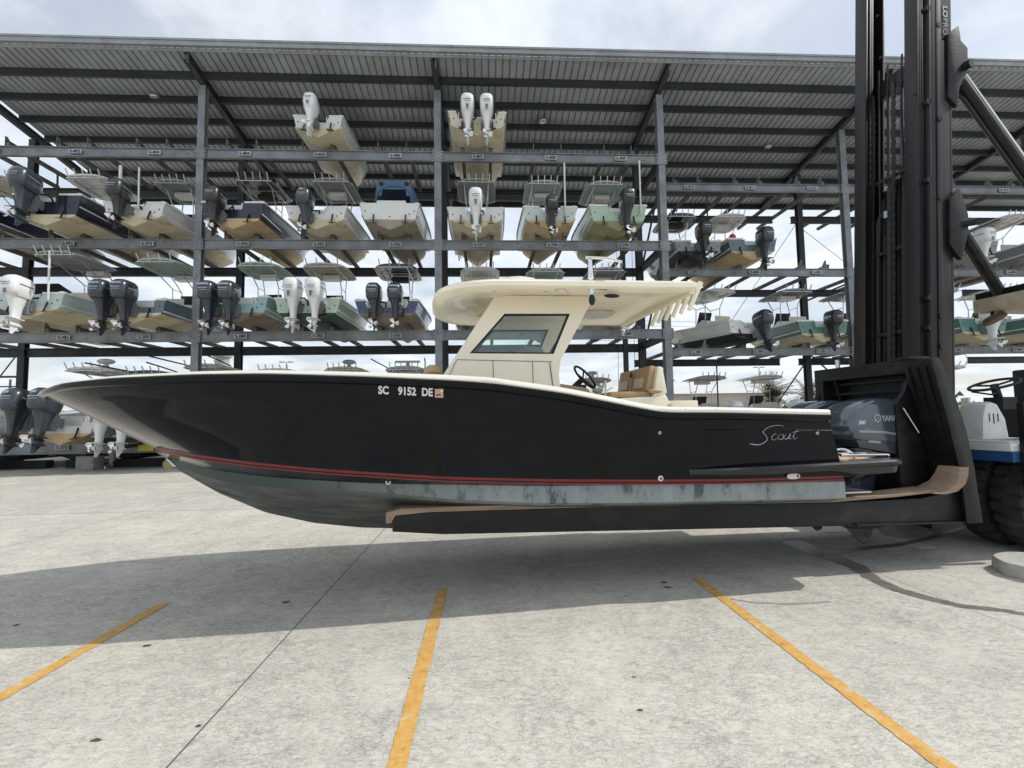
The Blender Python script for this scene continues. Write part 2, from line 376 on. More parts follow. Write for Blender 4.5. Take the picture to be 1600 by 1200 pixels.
for X in RX:
    rk(MB().ibeam((X, 23.6, 0), (X, 23.6, roofz(23.6)-.42), .3, .3, .03), 'column', galv)
    X2 = X-1.8 if X > 28 else X
    rk(MB().ibeam((X2, 27.2, 0), (X2, 27.2, roofz(27.2)-.42), .3, .3, .03), 'column', galvd)
rk(MB().ibeam((7.3, 25.2, 0), (7.3, 25.2, 14), .22, .22, .03), 'column', galvd)
for X in LX[1:]+RX[1:]:
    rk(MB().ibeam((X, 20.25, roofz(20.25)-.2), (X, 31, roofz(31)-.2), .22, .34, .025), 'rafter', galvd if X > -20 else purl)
    rk(MB().bar((X+.05, 20.3, roofz(20.3)-.42), (X+.05, 20.3, roofz(20.3)-.02), .04, .12), 'gusset', galv)
for zi, z in enumerate(LV):
    for a, b_ in zip(LX[:-1], LX[1:]):
        h = .42 if zi else .5
        rk(MB().ibeam((a+.16, 21.52, z-h/2), (b_-.16, 21.52, z-h/2), .16, h, .03), 'front_beam', galv)
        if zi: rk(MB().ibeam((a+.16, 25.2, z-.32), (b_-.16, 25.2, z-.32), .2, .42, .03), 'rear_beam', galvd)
for zi, z in enumerate(RV):
    for a, b_ in zip(RX[:-1], RX[1:]):
        rk(MB().ibeam((a+.16, 23.52, z-.19), (b_-.16, 23.52, z-.19), .16, .38, .03), 'front_beam', galv)
        if zi: rk(MB().ibeam((a-.5, 27.2, z-.3), (b_-1.6, 27.2, z-.3), .2, .38, .03), 'rear_beam', galvd)
for lv_, Xs, Yf in ((LV, LX[1:], 21.43), (RV, RX, 23.43)):
    for z in lv_[1:]:
        for X in Xs:
            mb = MB(); mb.box((X-.24, Yf-.012, z-.46), (X+.24, Yf, z+.03))
            for bx_ in (-.19, .19):
                for bz_ in (-.38, -.22, -.06): mb.tube([(X+bx_, Yf-.04, z+bz_), (X+bx_, Yf-.012, z+bz_)], .02, 6, 1)
            rk(mb, 'joint_plate', [galv, galvd])
# level end stub beams between the two depths
for z in LV[1:]:
    rk(MB().ibeam((8.15, 21.8, z-.25), (8.15, 25, z-.25), .16, .36, .03), 'end_beam', galvd)
# bunks and slot labels
def slot_bunks(X, y0, z, last):
    for s in (-1, 1):
        x = X+s*.62
        mb = MB().box((x-.07, y0, z+.0), (x+.07, last, z+.16)); mb.box((x-.085, y0-.02, z+.165), (x+.085, y0+1.2, z+.2), 1)
        rk(mb, 'bunk', [bunkm, black]); 
        mb = MB(); mb.prism([(y0-.02, z-.02), (y0+.5, z-.02), (y0+.10, z+.42), (y0-.02, z+.42)], x-.10, x-.085, 'x'); rk(mb, 'bunk_bracket', galv)
SX = {1: [-24, -20.6, -17.4, -14.2, -10.28, -7.08, -3.83, -.21, 3.04, 6.23], 2: [-24, -20.6, -17.4, -14.2, -10.28, -7.08, -3.83, -.21, 3.04, 6.23], 3: [-27, -24, -20.6, -17.28, -14.04, -10.28, -7.08, -3.83, -.21, 3.04, 6.23]}
first = {1: 380, 2: 390, 3: 401}
def label_plate(txt, X, Y, z, s=1.):
    mb = MB().box((X-.27*s, Y-.006, z-.10*s), (X+.27*s, Y, z+.10*s))
    o = rk(mb, 'slot_label', labm)
    vs, fs = text_verts(txt, .19*s, .004, 'CENTER', .001)
    mb = MB().add([(X+v[0], Y-.010, z-.065*s+v[1]) for v in vs], fs)
    mb.v = [(v[0], v[1]-21.6, v[2]) for v in mb.v]; mb.build('slot_number', inkm, o)
for lv in (1, 2, 3):
    for i, X in enumerate(SX[lv]):
        slot_bunks(X, 21.45, LV[lv], 25.5 if lv == 3 else 26.8)
        if X > -22:
            n = {1: 380, 2: 390, 3: 399}[lv]+i
            label_plate('S-%d' % n, X+.05, 21.43, LV[lv]-.21)
for lv in (1, 2, 3):
    for i, X in enumerate([10.2, 13.3, 16.5, 20.4, 23.5, 26.7]):
        slot_bunks(X, 23.45, RV[lv], 29.5 if lv == 3 else 28.8)
        label_plate('S-%d' % ({1: 389, 2: 399, 3: 410}[lv]+i), X+.05, 23.43, RV[lv]-.19)
# purlins, roof, fascia, eave
for k in range(8):
    Y = 21.25+1.38*k; z = roofz(Y)
    mb = MB(); mb.bar((-21.9, Y, z-.16), (45, Y, z-.16), .07, .26); mb.bar((-21.9, Y+.06, z-.30), (45, Y+.06, z-.30), .14, .02); rk(mb, 'purlin', purl)
mb = MB(); xs = []; x = -21.95
while x < 45: xs.append(x); x += .305
v = []; f = []
prof = []
for x in xs: prof += [(x, 0), (x+.02, .085), (x+.055, .085), (x+.075, 0)]
for (X, dz) in prof: v += [(X, 20.1, roofz(20.1)+dz+.0), (X, 31.2, roofz(31.2)+dz)]
for i in range(len(prof)-1): f.append((2*i, 2*i+1, 2*i+3, 2*i+2))
mb.add(v, f); rk(mb, 'roof_sheet', roofm)
mb = MB()
mb.box((-20.3, 19.92, 17.13), (45, 20.08, 17.34)); mb.box((-20.3, 19.88, 17.32), (45, 19.98, 17.40)); mb.box((-21.95, 20.0, 17.03), (-20.3, 20.08, 17.20))
mb.box((-21.95, 20.09, 17.0), (45, 20.13, 17.11))
rk(mb, 'gutter', fasc)
rk(MB().box((-21.9, 30.9, 15.3), (45, 31.05, 15.62)), 'eave_beam', galvd)
rk(MB().ibeam((8.5, 27.3, 14.6), (40, 27.3, 14.6), .1, .2), 'tie_beam', galvd)
# rods and braces
def rod(a, b_, r=.02, m=galvd, name='brace_rod'): rk(MB().tube([a, b_], r, 6), name, m)
rod((18.3, 27.1, 8.2), (28, 24.5, 12.2), .05); rod((12.5, 27.3, 5.0), (18.3, 27.3, 13), .015); rod((18.4, 27.3, 12.6), (28, 27.3, 5), .015); rod((28, 27.3, 13), (18.5, 27.3, 5), .015)
rod((8.2, 25.3, 9), (8.2, 21.7, 12.8), .05); rod((8.2, 25.3, 5), (8.2, 21.7, 9), .05); rod((8.2, 25.3, 1), (8.2, 21.7, 5), .05)
rod((-22.2, 25.3, 1), (-25, 25.3, 4.5), .06); rod((-22.2, 25.3, 4.2), (-28, 25.3, 4.2), .05)
rod((-22.2, 25, 5.4), (-22.2, 21.8, .8), .03); rod((18.3, 27, 5.2), (20.5, 27, 3.2), .05); rod((26.5, 27, 5.2), (24.2, 27, 2.4), .05); rod((18.3, 27, 5.0), (16.3, 27, 2.4), .04)
rod((-12.1, 25.1, 14), (-12.1, 25.1, 1), .02); rod((-11.4, 25.1, 16), (-10.9, 25.1, 9), .012); rod((7.8, 25.1, 14), (7.7, 25.1, .5), .012); rod((7.0, 25.1, 12), (6.8, 25.1, .5), .012)
rod((-1.5, 25.1, 15), (-1.2, 25.1, 9.9), .03, black, 'hanging_strap'); rod((-1.9, 23.3, 13.4), (-1.1, 25.1, 10), .02, black, 'hanging_strap')
for i, X in enumerate([-26, -20.4, -16.2, -12.1, -7, -1.94, 3, 8]):
    rk(MB().box((X-.35, 21.3, 0), (X+.35, 21.9, .55)), 'base_block', concb, bevel=.02)
rk(MB().box((-14.2, 21.40, .72), (-13.6, 21.43, 1.0)), 'warning_plate', yellow)
label_plate('S-372', -17.2, 21.43, .92)
for X, Y in ((3.05, 23.7), (-14.8, 22.6), (15.5, 25.3), (-8.2, 24.0)):
    rk(MB().ell((X, Y, roofz(Y)-.12), (.22, .22, .09)), 'ceiling_lamp', alum)

# ================================================================== OUTBOARDS + RACK BOATS
def outboard(parent, x, y, z, col, s=1., tilt=0., style=0, rz=0., text=None):
    """z = height of the cowling top; local: engine sits at y<0 behind the transom"""
    e = empty('outboard_engine', (x, y, z)); e.parent = parent; e.rotation_euler = (tilt, 0, rz); e.scale = (s, s, s)
    cowlm = {'w': whiteng, 'd': darkeng, 'k': blackeng}[col]; mid = {'w': whiteng, 'd': darkeng, 'k': blackeng}[col]
    # body: mid section leg, lofted from pan to gearcase   (x half width, y front, y back, z)
    body = [(.17,-.55,.02,-.62),(.14,-.48,-.02,-.75),(.10,-.40,-.06,-.95),(.085,-.36,-.08,-1.15),(.075,-.36,-.10,-1.32)]
    mb = MB(); rings = []
    for hw, y0, y1, zz in body:
        rings.append([(hw*math.copysign(abs(math.cos(a))**.7, math.cos(a)), (y0+y1)/2+(y1-y0)/2*math.copysign(abs(math.sin(a))**.7, math.sin(a)), zz) for a in [k*math.pi/6+.26 for k in range(12)]])
    mb.loft(rings)
    mb.box((-.15, -.05, -1.05), (.15, .10, -.62), 1); mb.box((-.2, .02, -.95), (-.14, .22, -.7), 1); mb.box((.14, .02, -.95), (.2, .22, -.7), 1)
    body_o = mb.build('midsection', [mid, greyeng], e)
    # cowling
    if style == 0: sec = [(.20,-.58,.06,-.62),(.245,-.66,.10,-.52),(.26,-.68,.12,-.38),(.255,-.68,.12,-.22),(.235,-.64,.10,-.10),(.17,-.55,.03,-.02),(.08,-.42,-.1,0)]
    else: sec = [(.17,-.5,.04,-.66),(.21,-.60,.08,-.52),(.235,-.65,.10,-.36),(.24,-.67,.10,-.2),(.225,-.64,.09,-.07),(.18,-.58,.04,-.01),(.12,-.5,-.05,0)]
    mb = MB(); rings = []
    for hw, y0, y1, zz in sec:
        rings.append([(hw*math.copysign(abs(math.cos(a))**.6, math.cos(a)), (y0+y1)/2+(y1-y0)/2*math.copysign(abs(math.sin(a))**.6, math.sin(a)), zz) for a in [k*math.pi/10 for k in range(20)]])
    mb.loft(rings)
    co = mb.build('cowling', cowlm, e, sharp=60)
    # trim bands and badge on the rear of the cowling
    bm_ = {'w': greyeng, 'd': alum, 'k': alum}[col]
    mb = MB(); mb.box((-.14, -.70, -.30), (.14, -.685, -.285)); mb.box((-.10, -.695, -.36), (.12, -.682, -.35))
    mb.box((.262, -.5, -.30), (.268, -.05, -.275)); mb.box((-.268, -.5, -.30), (-.262, -.05, -.275))
    if col == 'w': mb.prism([(-.05,-.45),(.05,-.45),(.03,-.62),(-.03,-.62)], -.665, -.65, 'y')
    mb.build('cowling_trim', bm_, co)
    if text:
        vs, fs = text_verts(text, .085, .002, 'CENTER', .002)
        MB().add([(v[0], -.705+v[2], -.20+v[1]) for v in vs], fs).build('cowling_badge', alum if col != 'w' else greyeng, co)
    # gearcase + skeg
    mb = MB(); mb.tube([(0,-.52,-1.45),(0,-.46,-1.45),(0,-.2,-1.45),(0,-.02,-1.45),(0,.08,-1.45)], [.045,.06,.065,.045,.01], 10)
    mb.box((-.13, -.56, -1.285), (.13, -.05, -1.265)); mb.prism([(-.38,-1.28),(-.08,-1.28),(-.06,-1.45),(-.34,-1.45)], -.028, .028, 'x'); mb.prism([(-.34,-1.48),(-.06,-1.48),(-.24,-1.72),(-.32,-1.72)], -.012, .012, 'x')
    mb.build('gearcase', mid, body_o)
    mb = MB(); mb.tube([(0,-.62,-1.45),(0,-.52,-1.45)], [.03,.05], 10)
    for k in range(3):
        a = k*2.094; c_, s_ = math.cos(a), math.sin(a); pts = []
        for (r_, tw, yy) in ((.04,.03,-.54),(.12,.075,-.53),(.17,.07,-.56),(.185,.02,-.58)):
            pts.append((r_*c_-tw*s_, yy-.03, -1.45+r_*s_+tw*c_)); pts.append((r_*c_+tw*s_, yy+.03, -1.45+r_*s_-tw*c_))
        mb.add(pts, [(0,1,3,2),(2,3,5,4),(4,5,7,6)])
    mb.build('propeller', chrome, body_o)
    return e

def gel(name, c): return mat('gel_'+name, c, .25, 0, var=.05, vscale=1.5, coat=.4)
def botm(name, c): return mat('bottom_'+name, c, .55, 0, var=.35, vscale=1.1, dirt=(c[0]*.5, c[1]*.42, c[2]*.30), dscale=2.2, damt=.85, stretch=(1, .35, 1))
GC = {'white': (.66,.67,.64), 'navy': (.008,.012,.028), 'black': (.012,.013,.016), 'sea': (.44,.55,.53), 'sky': (.27,.40,.42), 'slate': (.10,.15,.18), 'green': (.40,.52,.40), 'teal': (.09,.20,.17),
      'grey': (.22,.23,.24), 'cream': (.62,.58,.46), 'blue': (.035,.06,.14), 'mist': (.50,.58,.52), 'dgreen': (.02,.07,.045)}
BC = {'tan': (.62,.46,.26), 'cream': (.68,.60,.42), 'dirty': (.33,.29,.22), 'black': (.015,.016,.018), 'green': (.015,.06,.035), 'olive': (.33,.33,.17), 'white': (.6,.59,.54), 'brown': (.24,.19,.13), 'grey': (.35,.34,.31)}

def rack_boat(label, X, Y, z, beam=2.5, L=7., side='white', bottom='tan', eng=(('w', 0),), ttop='white', engtop=1.85, es=1., tilt=0., rz=0., cat='boat', top_w=None, poles=(), box=None,
              red=False, hs=None, cover=None, style=0, roll=0., radar=False, topz=2.95, ty=1.7, tl=2.5, rods=5, top2=False, text=None, group='boats stored on the rack', stripe=None, fs=1.):
    if Y < 23.5 and z > 2: Y -= .35; z += .12; engtop -= .50
    r = tag(empty('stored_boat', (X, Y, z), rz), label, cat, group); r.rotation_euler = (0, roll, rz)
    vr = random.Random(sum(map(ord, label))); hs = hs or vr.uniform(.92, 1.12); L *= vr.uniform(.93, 1.06)
    n = 22; rings = []; S = []
    for i in range(n+1):
        t = i/n; u = max(0, (t-.42)/.58); hb = beam/2*(.95+.05*min(1, t/.3))*max(.0, 1-u**2.4)**.72
        hb = max(hb, .012); zs = hs+.42*t**2; kb = max(0, (t-.62)/.38); zk = kb**2.1*1.0; zc = .40+.56*t**3.2; hc = hb*(.86-.35*max(0, t-.4)); 
        zc = min(zc, zs-.06); zk = min(zk, zc-.02)
        yb = t*L + .0
        S.append((t, hb, zs, hc, zc, zk, yb))
        half = [(hb, yb+.12*t, zs), (hb*.985+.0, yb, zs-.12), ((hb*.5+hc*.5)*1.0, yb, (zs-.12)*.5+zc*.5), (hc+.03, yb, zc+.03), (hc, yb, zc), (hc*.55, yb, zc*.55+zk*.45+.02), (hc*.52, yb, zc*.52+zk*.48-.01), (.0, yb, zk)]
        ring = half + [(-p[0], p[1], p[2]) for p in half[-2::-1]]
        rings.append(ring)
    mr = [0,0,0,0,1,1,1,1,1,1,0,0,0,0]
    if stripe: mr[0] = mr[-1] = 2
    mb = MB(); mb.loft(rings, False, False, mrow=mr)
    ms = [gel(side, GC[side]), botm(bottom, BC[bottom]), gel(stripe or 'white', GC[stripe or 'white'])]
    # transom with a motor notch
    _, hb, zs, hc, zc, zk, _ = S[0]; nw = .35 if eng and len(eng) == 1 else (.8 if eng else .0)
    zn = zs-.30; zm = .44
    def T(pts, mi): mb.add([(p[0], 0, p[1]) for p in pts], [tuple(range(len(pts)))], mi)
    if nw:
        T([(-hb, zs), (-hc-.03, zc+.03), (-hc, zm), (-nw, zm), (-nw, zn), (-nw-.1, zs)], 0); T([(hb, zs), (nw+.1, zs), (nw, zn), (nw, zm), (hc, zm), (hc+.03, zc+.03)], 0); T([(-nw, zn), (-nw, zm), (nw, zm), (nw, zn)], 0)
        mb.box((-nw-.02, .02, zn-.05), (nw+.02, .45, zn), 2)
        for s in (-1, 1): mb.box((s*nw-.02, .015, zn-.05), (s*nw+.02, .45, zs-.01), 2)
    else: T([(-hb, zs), (-hc, zm), (hc, zm), (hb, zs)], 0)
    T([(-hc, zm), (-hc, zc), (-hc*.5, zc*.5), (0, zk), (hc*.5, zc*.5), (hc, zc), (hc, zm)], 1)
    mb.build('hull', ms, r, sharp=50)
    # gunwale cap + deck
    mb = MB(); rg = []
    for (t, hb, zs, hc, zc, zk, yb) in S:
        y = yb+.12*t; hi = max(hb-.26, .004); hb2 = hb+.035
        rg.append([(hb2, y, zs-.03), (hb2, y, zs+.04), (hi, y, zs+.05), (hi, y, zs-.25)])
    for s in (1, -1): mb.loft([[(s*p[0], p[1], p[2]) for p in q] for q in rg], False, False)
    nd = int(n*.62)
    mb.loft([[(q[2][0], q[2][1], q[2][2]-.02), (-q[2][0], q[2][1], q[2][2]-.02)] for q in rg[nd:]], False, False)
    mb.box((-S[0][1]+.05, .06, zs*0+S[0][2]-.5), (S[0][1]-.05, L*.62, S[0][2]-.45))
    if not nw: mb.box((-S[0][1], .01, S[0][2]-.03), (S[0][1], .4, S[0][2]+.04))
    else:
        for s in (-1, 1): mb.box((s*(nw+.1), -.01, S[0][2]-.03), (s*(S[0][1]+.03), .35, S[0][2]+.045))
    mb.build('gunwale', white, r)
    _, hb, zs, hc, zc, zk, _ = S[0]
    tabb = mat('tab_brown', (.12,.09,.06), .7)
    for s in (-1, 1):
        mb = MB(); mb.bar((s*hc*.62, -.30, zc*.62-.05), (s*hc*.62, -.01, zc*.72), .26, .014, 1); mb.bar((s*hc*.62, -.17, zc*.62), (s*hc*.62, -.01, zc+.24), .045, .045)
        mb.build('trim_tab', [black, tabb], r)
        MB().ell((s*(hb-.12), .12, zs+.03), (.15, .16, .07), 10, 6).build('corner_cap', white, r)
        MB().ell((s*(hb-.14), 1.2, zs+.05), (.10, 1.0, .06), 10, 6).build('side_bolster', tanl, r)
    if z > 2 and Y < 23:
        for (fx, fz) in ((-.82,.72),(.82,.72),(.66,.60),(.0,.50)): MB().disc((fx*hb, -.003, fz*zs), .028, (0,-1,0), .012, 8).build('transom_fitting', black, r)
    if len(eng) >= 1:
        ex0 = eng[0][1]; MB().tube([(ex0+.06, -.12, engtop-.75), (ex0+.28, .02, engtop-.70), (ex0+.34, .22, zs-.06), (ex0+.3, .4, zs-.25)], .036, 6).build('rigging_hose', black, r)
    mb = MB(); mb.box((-.5, .45, .6), (.5, .9, zs+.08)); mb.build('stern_locker', white, r, bevel=.03)
    # console and seat
    cw = .42; y0 = L*.42; zd = .55
    mb = MB(); mb.prism([(y0, zd), (y0+.85, zd), (y0+.7, zd+.85), (y0+.25, zd+1.05), (y0+.05, zd+1.0)], -cw, cw, 'x'); mb.build('console', white, r, bevel=.03)
    MB().prism([(y0+.66, zd+.86), (y0+.68, zd+.86), (y0+.42, zd+1.5), (y0+.40, zd+1.5)], -cw+.02, cw-.02, 'x').build('windshield', glassb, r)
    mb = MB(); mb.box((-.45, y0-.75, zd), (.45, y0-.3, zd+.65)); mb.box((-.45, y0-.8, zd+.65), (.45, y0-.28, zd+.78), 1); mb.box((-.45, y0-.82, zd+.78), (.45, y0-.74, zd+1.08), 1); mb.build('helm_seat', [white, tanl], r, bevel=.02)
    if ttop:
        tw = (top_w or beam*.74)/2; a0 = ty; a1 = ty+tl; zt = topz
        tm = {'white': white, 'navy': gel('navy', GC['navy']), 'black': blackeng, 'grey': mat('canvas_grey', (.33,.35,.34), .8, var=.1), 'sea': mat('canvas_sea', (.42,.52,.48), .6, var=.08), 'cream': mat('canvas_cream', (.56,.52,.42), .7, var=.08), 'blue': gel('blue', GC['blue']), 'sky': gel('mist', GC['mist'])}[ttop]
        pl = []
        for k in range(28):
            a = k*2*math.pi/28; cx, sx = math.cos(a), math.sin(a)
            pl.append((tw*math.copysign(abs(cx)**.5, cx), (a0+a1)/2+(a1-a0)/2*math.copysign(abs(sx)**.55, sx)))
        def crown(x, y): return zt+.10*(1-(x/tw)**2)-.05*((y-a0)/(a1-a0))
        mb = MB(); top = [(x, y, crown(x, y)+.02) for x, y in pl]; bot = [(x, y, crown(x, y)-.05) for x, y in pl]
        inn = [(x*.82, (y-(a0+a1)/2)*.82+(a0+a1)/2) for x, y in pl]
        mb.loft([[(x, y, crown(x, y)-.02) for x, y in inn], [(x*.9999, y, crown(x, y)-.055) for x, y in inn], bot, top, [(x, y, crown(x, y)+.06) for x, y in inn]], True, True)
        to = mb.build('t_top', tm, r, sharp=60)
        mb = MB()
        for s in (-1, 1):
            x = s*.46
            mb.tube([(x, y0+.72, zd), (x, y0+.60, zt-.7), (x*1.2, a1-.55, zt-.03)], .025, 6); mb.tube([(x, y0-.02, zd), (x, y0-.10, zt-.7), (x*1.2, a0+.6, zt-.03)], .025, 6)
            mb.tube([(x, y0+.60, zt-.7), (x, y0-.10, zt-.7)], .02, 6); mb.tube([(x*1.2, a0+.15, zt-.08), (x*1.2, a1-.2, zt-.1)], .022, 6)
            mb.tube([(s*tw*.95, a0+.3, zt-.02), (s*tw*.95, a1-.3, zt-.05)], .02, 6)
        mb.tube([(-tw*.8, a0+.1, zt-.03), (tw*.8, a0+.1, zt-.03)], .025, 6); mb.tube([(-tw*.8, a0+1.1, zt-.04), (tw*.8, a0+1.1, zt-.04)], .02, 6)
        mb.box((-.38, y0-.15, zt-.28), (.38, y0+.3, zt-.08), 1)
        mb.build('t_top_frame', [alum, white if ttop not in ('black', 'navy') else black], r)
        for k in range(rods):
            x = (k-(rods-1)/2)*tw*1.3/max(1, rods-1)
            MB().tube([(x, a0+.08, zt-.05), (x*1.04, a0-.12, zt+.28)], .024, 8).build('rod_holder', alum if ttop not in ('white', 'sea') else white, r)
        if radar:
            mb = MB(); mb.tube([(0, a0+1.2, zt+.05), (0, a0+1.2, zt+.4)], [.16, .08], 10); 
            if radar == 'bar': mb.box((-.6, a0+1.12, zt+.4), (.6, a0+1.28, zt+.5))
            else: mb.ell((0, a0+1.2, zt+.46), (.33, .33, .12), 16, 8, pw=1)
            mb.build('radar', white, r)
        if top2:
            for s in (-1, 1): MB().tube([(s*tw*.9, a0+.9, zt+.1), (s*tw*1.1, a0-.6, zt+.2), (s*tw*1.2, a0-1.6, zt+.26)], .03, 6).build('outrigger', black, r)
    if cover == 'blue':
        mb = MB(); rings = []
        for (y, k, zt) in ((.95,.80,2.35),(1.05,.92,2.62),(1.35,1.0,2.78),(2.4,1.0,2.84),(3.2,.95,2.78),(3.6,.8,2.6)):
            rings.append([(.98*k*math.cos(a)*(1 if math.sin(a) > .3 else .94), y, 1.35+(zt-1.35)*max(0, math.sin(a))**.55) for a in [math.pi*q/14 for q in range(15)]])
        mb.loft(rings, False, False); mb.add([(-.78,1.0,1.9),(-.74,1.0,2.45),(-.5,.99,2.62),(.5,.99,2.62),(.74,1.0,2.45),(.78,1.0,1.9),(.55,1.0,1.9),(.5,.99,2.2),(-.5,.99,2.2),(-.55,1.0,1.9)], [(0,1,2,3,4,5,6,7,8,9)])
        mb.build('canvas_enclosure', mat('canvas_blue', (.07,.13,.21), .75, 0, var=.12), r)
        for sx_ in (-.55, .55): MB().disc((sx_, .985, 2.45), .10, (0,-1,0), .01, 14).build('speaker', black, r)
        mb = MB(); mb.box((-.62,.35,.9),(.62,.85,1.42)); mb.build('rear_seat', white, r, bevel=.04)
    if cover == 'black':
        mb = MB(); mb.loft([[(-hb-.04, 0.0, zs*.8), (-hb*.9, -.02, zs+.15), (0, -.05, zs+.75), (hb*.9, -.02, zs+.15), (hb+.04, 0, zs*.8)], [(-hb-.04, 2.6, zs*.8), (-hb*.9, 2.6, zs+.2), (0, 2.6, zs+1.5), (hb*.9, 2.6, zs+.2), (hb+.04, 2.6, zs*.8)], [(-hb*.9, 5.2, zs), (-hb*.6, 5.2, zs+.25), (0, 5.2, zs+.6), (hb*.6, 5.2, zs+.25), (hb*.9, 5.2, zs)]], False, False)
        mb.build('canvas_cover', mat('canvas_black', (.012,.013,.013), .8), r)
    for (px_, py_, h_, c_) in poles:
        MB().tube([(px_, py_, .7), (px_, py_-.03, h_)], .035 if c_ != 'fat' else .06, 8).build('tall_pole', white if c_ != 'k' else black, r)
    if box: 
        o = MB().box((box[0]-.5, box[1], .9), (box[0]+.5, box[1]+.5, 1.35)).build('tackle_box', white, r, bevel=.03)
    if red: MB().ell((red, .4, 1.25), (.16, .16, .18)).build('fuel_tank', mat('red_plastic', (.55,.02,.02), .4), r)
    for ec, ex in eng:
        outboard(r, ex, -.12, engtop-.06, ec, es*1.12, tilt, style, 0, text)
    return r
def bx(px, py, Y): return at(px, py, Y).x
D = 21.0
# --- top level
rack_boat('small dirty white skiff with one tilted white outboard, alone on the top rack level', bx(500,200,21), 21.1, 13.68, 2.15, 6.6, 'white', 'cream', (('w', -.12),), None, 1.9, 1.0, -.25, rz=R(0), style=1, poles=())
rack_boat('white boat with twin white outboards on the top rack level', bx(746,200,21.), 21.0, 13.80, 2.6, 7.6, 'cream', 'cream', (('w', -.40), ('w', .40)), None, 1.95, 1.08, .0, style=1, box=None)
# --- level three
Z3 = 9.62
rack_boat('navy boat with cream bottom cut off by the left edge, on the middle level', bx(-70,330,21), 21.0, Z3, 2.6, 8.2, 'navy', 'cream', (('w', 0),), 'cream', 1.8, rods=5)
rack_boat('navy boat with tilted dark outboard beside a black pole, far left middle level', bx(88,330,20.6), 20.5, Z3-.05, 2.7, 8, 'navy', 'cream', (('d', -.35),), 'white', 2.45, 1.2, -.15, poles=((-.9, -.1, 2.35, 'k'), (.55, -.2, 2.0, 'k')), topz=2.85, hs=1.25)
rack_boat('white boat with black outboard and two tall white poles on the middle level', bx(222,330,20.8), 20.7, Z3, 2.5, 7.6, 'white', 'cream', (('k', -.25),), 'grey', 2.15, 1.05, -.12, poles=((-.5, -.1, 2.45, 'fat'), (.25, -.15, 2.35, '')), ty=2.2)
rack_boat('navy boat with tan bottom and black top just right of the left column', bx(372,345,21), 20.9, Z3, 2.6, 7.2, 'navy', 'tan', (('k', -.45),), 'black', 2.0, 1.05, -.1, rods=5, hs=1.12)
rack_boat('white boat with cream bottom and a single dark blue outboard below the skiff', bx(500,345,21), 20.9, Z3, 2.6, 7.4, 'white', 'cream', (('d', -.3),), 'grey', 2.0, 1.05, -.05, text='250')
rack_boat('white boat without an outboard under a rounded blue canvas enclosure', bx(612,345,21), 20.9, Z3, 2.6, 7.4, 'white', 'dirty', (), None, 2.0, rods=4, cover='blue')
rack_boat('white boat with single white outboard in the middle level beside the centre column', bx(744,345,21), 20.9, Z3, 2.5, 7.0, 'white', 'cream', (('w', 0),), 'grey', 2.05, 1.1, 0, style=1, topz=3.0)
rack_boat('seafoam boat with tan bottom, dark outboard and upright white pole', bx(858,345,21), 20.9, Z3, 2.4, 6.8, 'mist', 'tan', (('k', 0),), 'sea', 1.85, .95, 0, poles=((.62, -.1, 2.9, ''),))
rack_boat('pale green boat with olive bottom and offset dark outboard', bx(962,345,21), 20.9, Z3, 2.6, 6.8, 'green', 'olive', (('k', .25),), 'sea', 2.1, 1.1, 0, poles=((.95, -.1, 3.05, ''),), text='150', style=1)
# --- level two
Z2 = 5.64
rack_boat('black hulled boat cut off by the left edge on the second level', bx(-5,480,21), 21.6, Z2+.1, 2.7, 8, 'black', 'cream', (), None, 1.8, cover='black')
rack_boat('seafoam boat with one large white outboard, far left of the second level', bx(70,470,20.3), 20.0, Z2+.1, 2.6, 7.6, 'sea', 'cream', (('w', 0),), 'grey', 2.0, 1.12, -.1, poles=((.75, -.1, 2.6, ''),), topz=2.85, ty=.9)
rack_boat('slate blue boat with twin dark outboards under a pale frame top', bx(222,470,20.8), 20.6, Z2, 2.7, 8, 'slate', 'cream', (('d', -.78), ('d', .02)), 'sea', 2.15, 1.12, -.03, ty=1.2, rods=4, text='YAMAHA')
rack_boat('light blue boat with twin dark outboards beside the left column', bx(378,470,20.8), 20.6, Z2, 2.7, 7.8, 'sky', 'brown', (('d', -.75), ('d', .0)), 'sea', 2.1, 1.1, -.03, rods=4, text='YAMAHA')
rack_boat('green boat with dark green bottom and twin white outboards', bx(487,470,20.8), 20.7, Z2, 2.75, 7.8, 'green', 'green', (('w', -.42), ('w', .42)), 'cream', 2.25, 1.12, 0, style=1, rods=4)
rack_boat('navy blue boat with twin dark outboards and a navy top', bx(607,470,20.8), 20.8, Z2, 2.7, 7.8, 'blue', 'brown', (('d', -.42), ('d', .42)), 'navy', 2.1, 1.02, 0, text='YAMAHA', rods=4)
rack_boat('white boat with grey bottom on the second level behind the cream hardtop', bx(750,480,21), 20.9, Z2-.1, 2.5, 7, 'white', 'dirty', (('d', 0),), 'white', 1.8, .9)
rack_boat('seafoam boat on the second level between two others, behind the cream hardtop', bx(862,480,21), 21.1, Z2-.1, 2.5, 7, 'sea', 'grey', (('d', .0),), 'sea', 1.8, .9)
rack_boat('white boat with dark bottom on the second level showing right of the hardtop leg', bx(965,480,21), 21.0, Z2-.1, 2.5, 7, 'white', 'grey', (('w', .0),), 'grey', 1.8, .9)
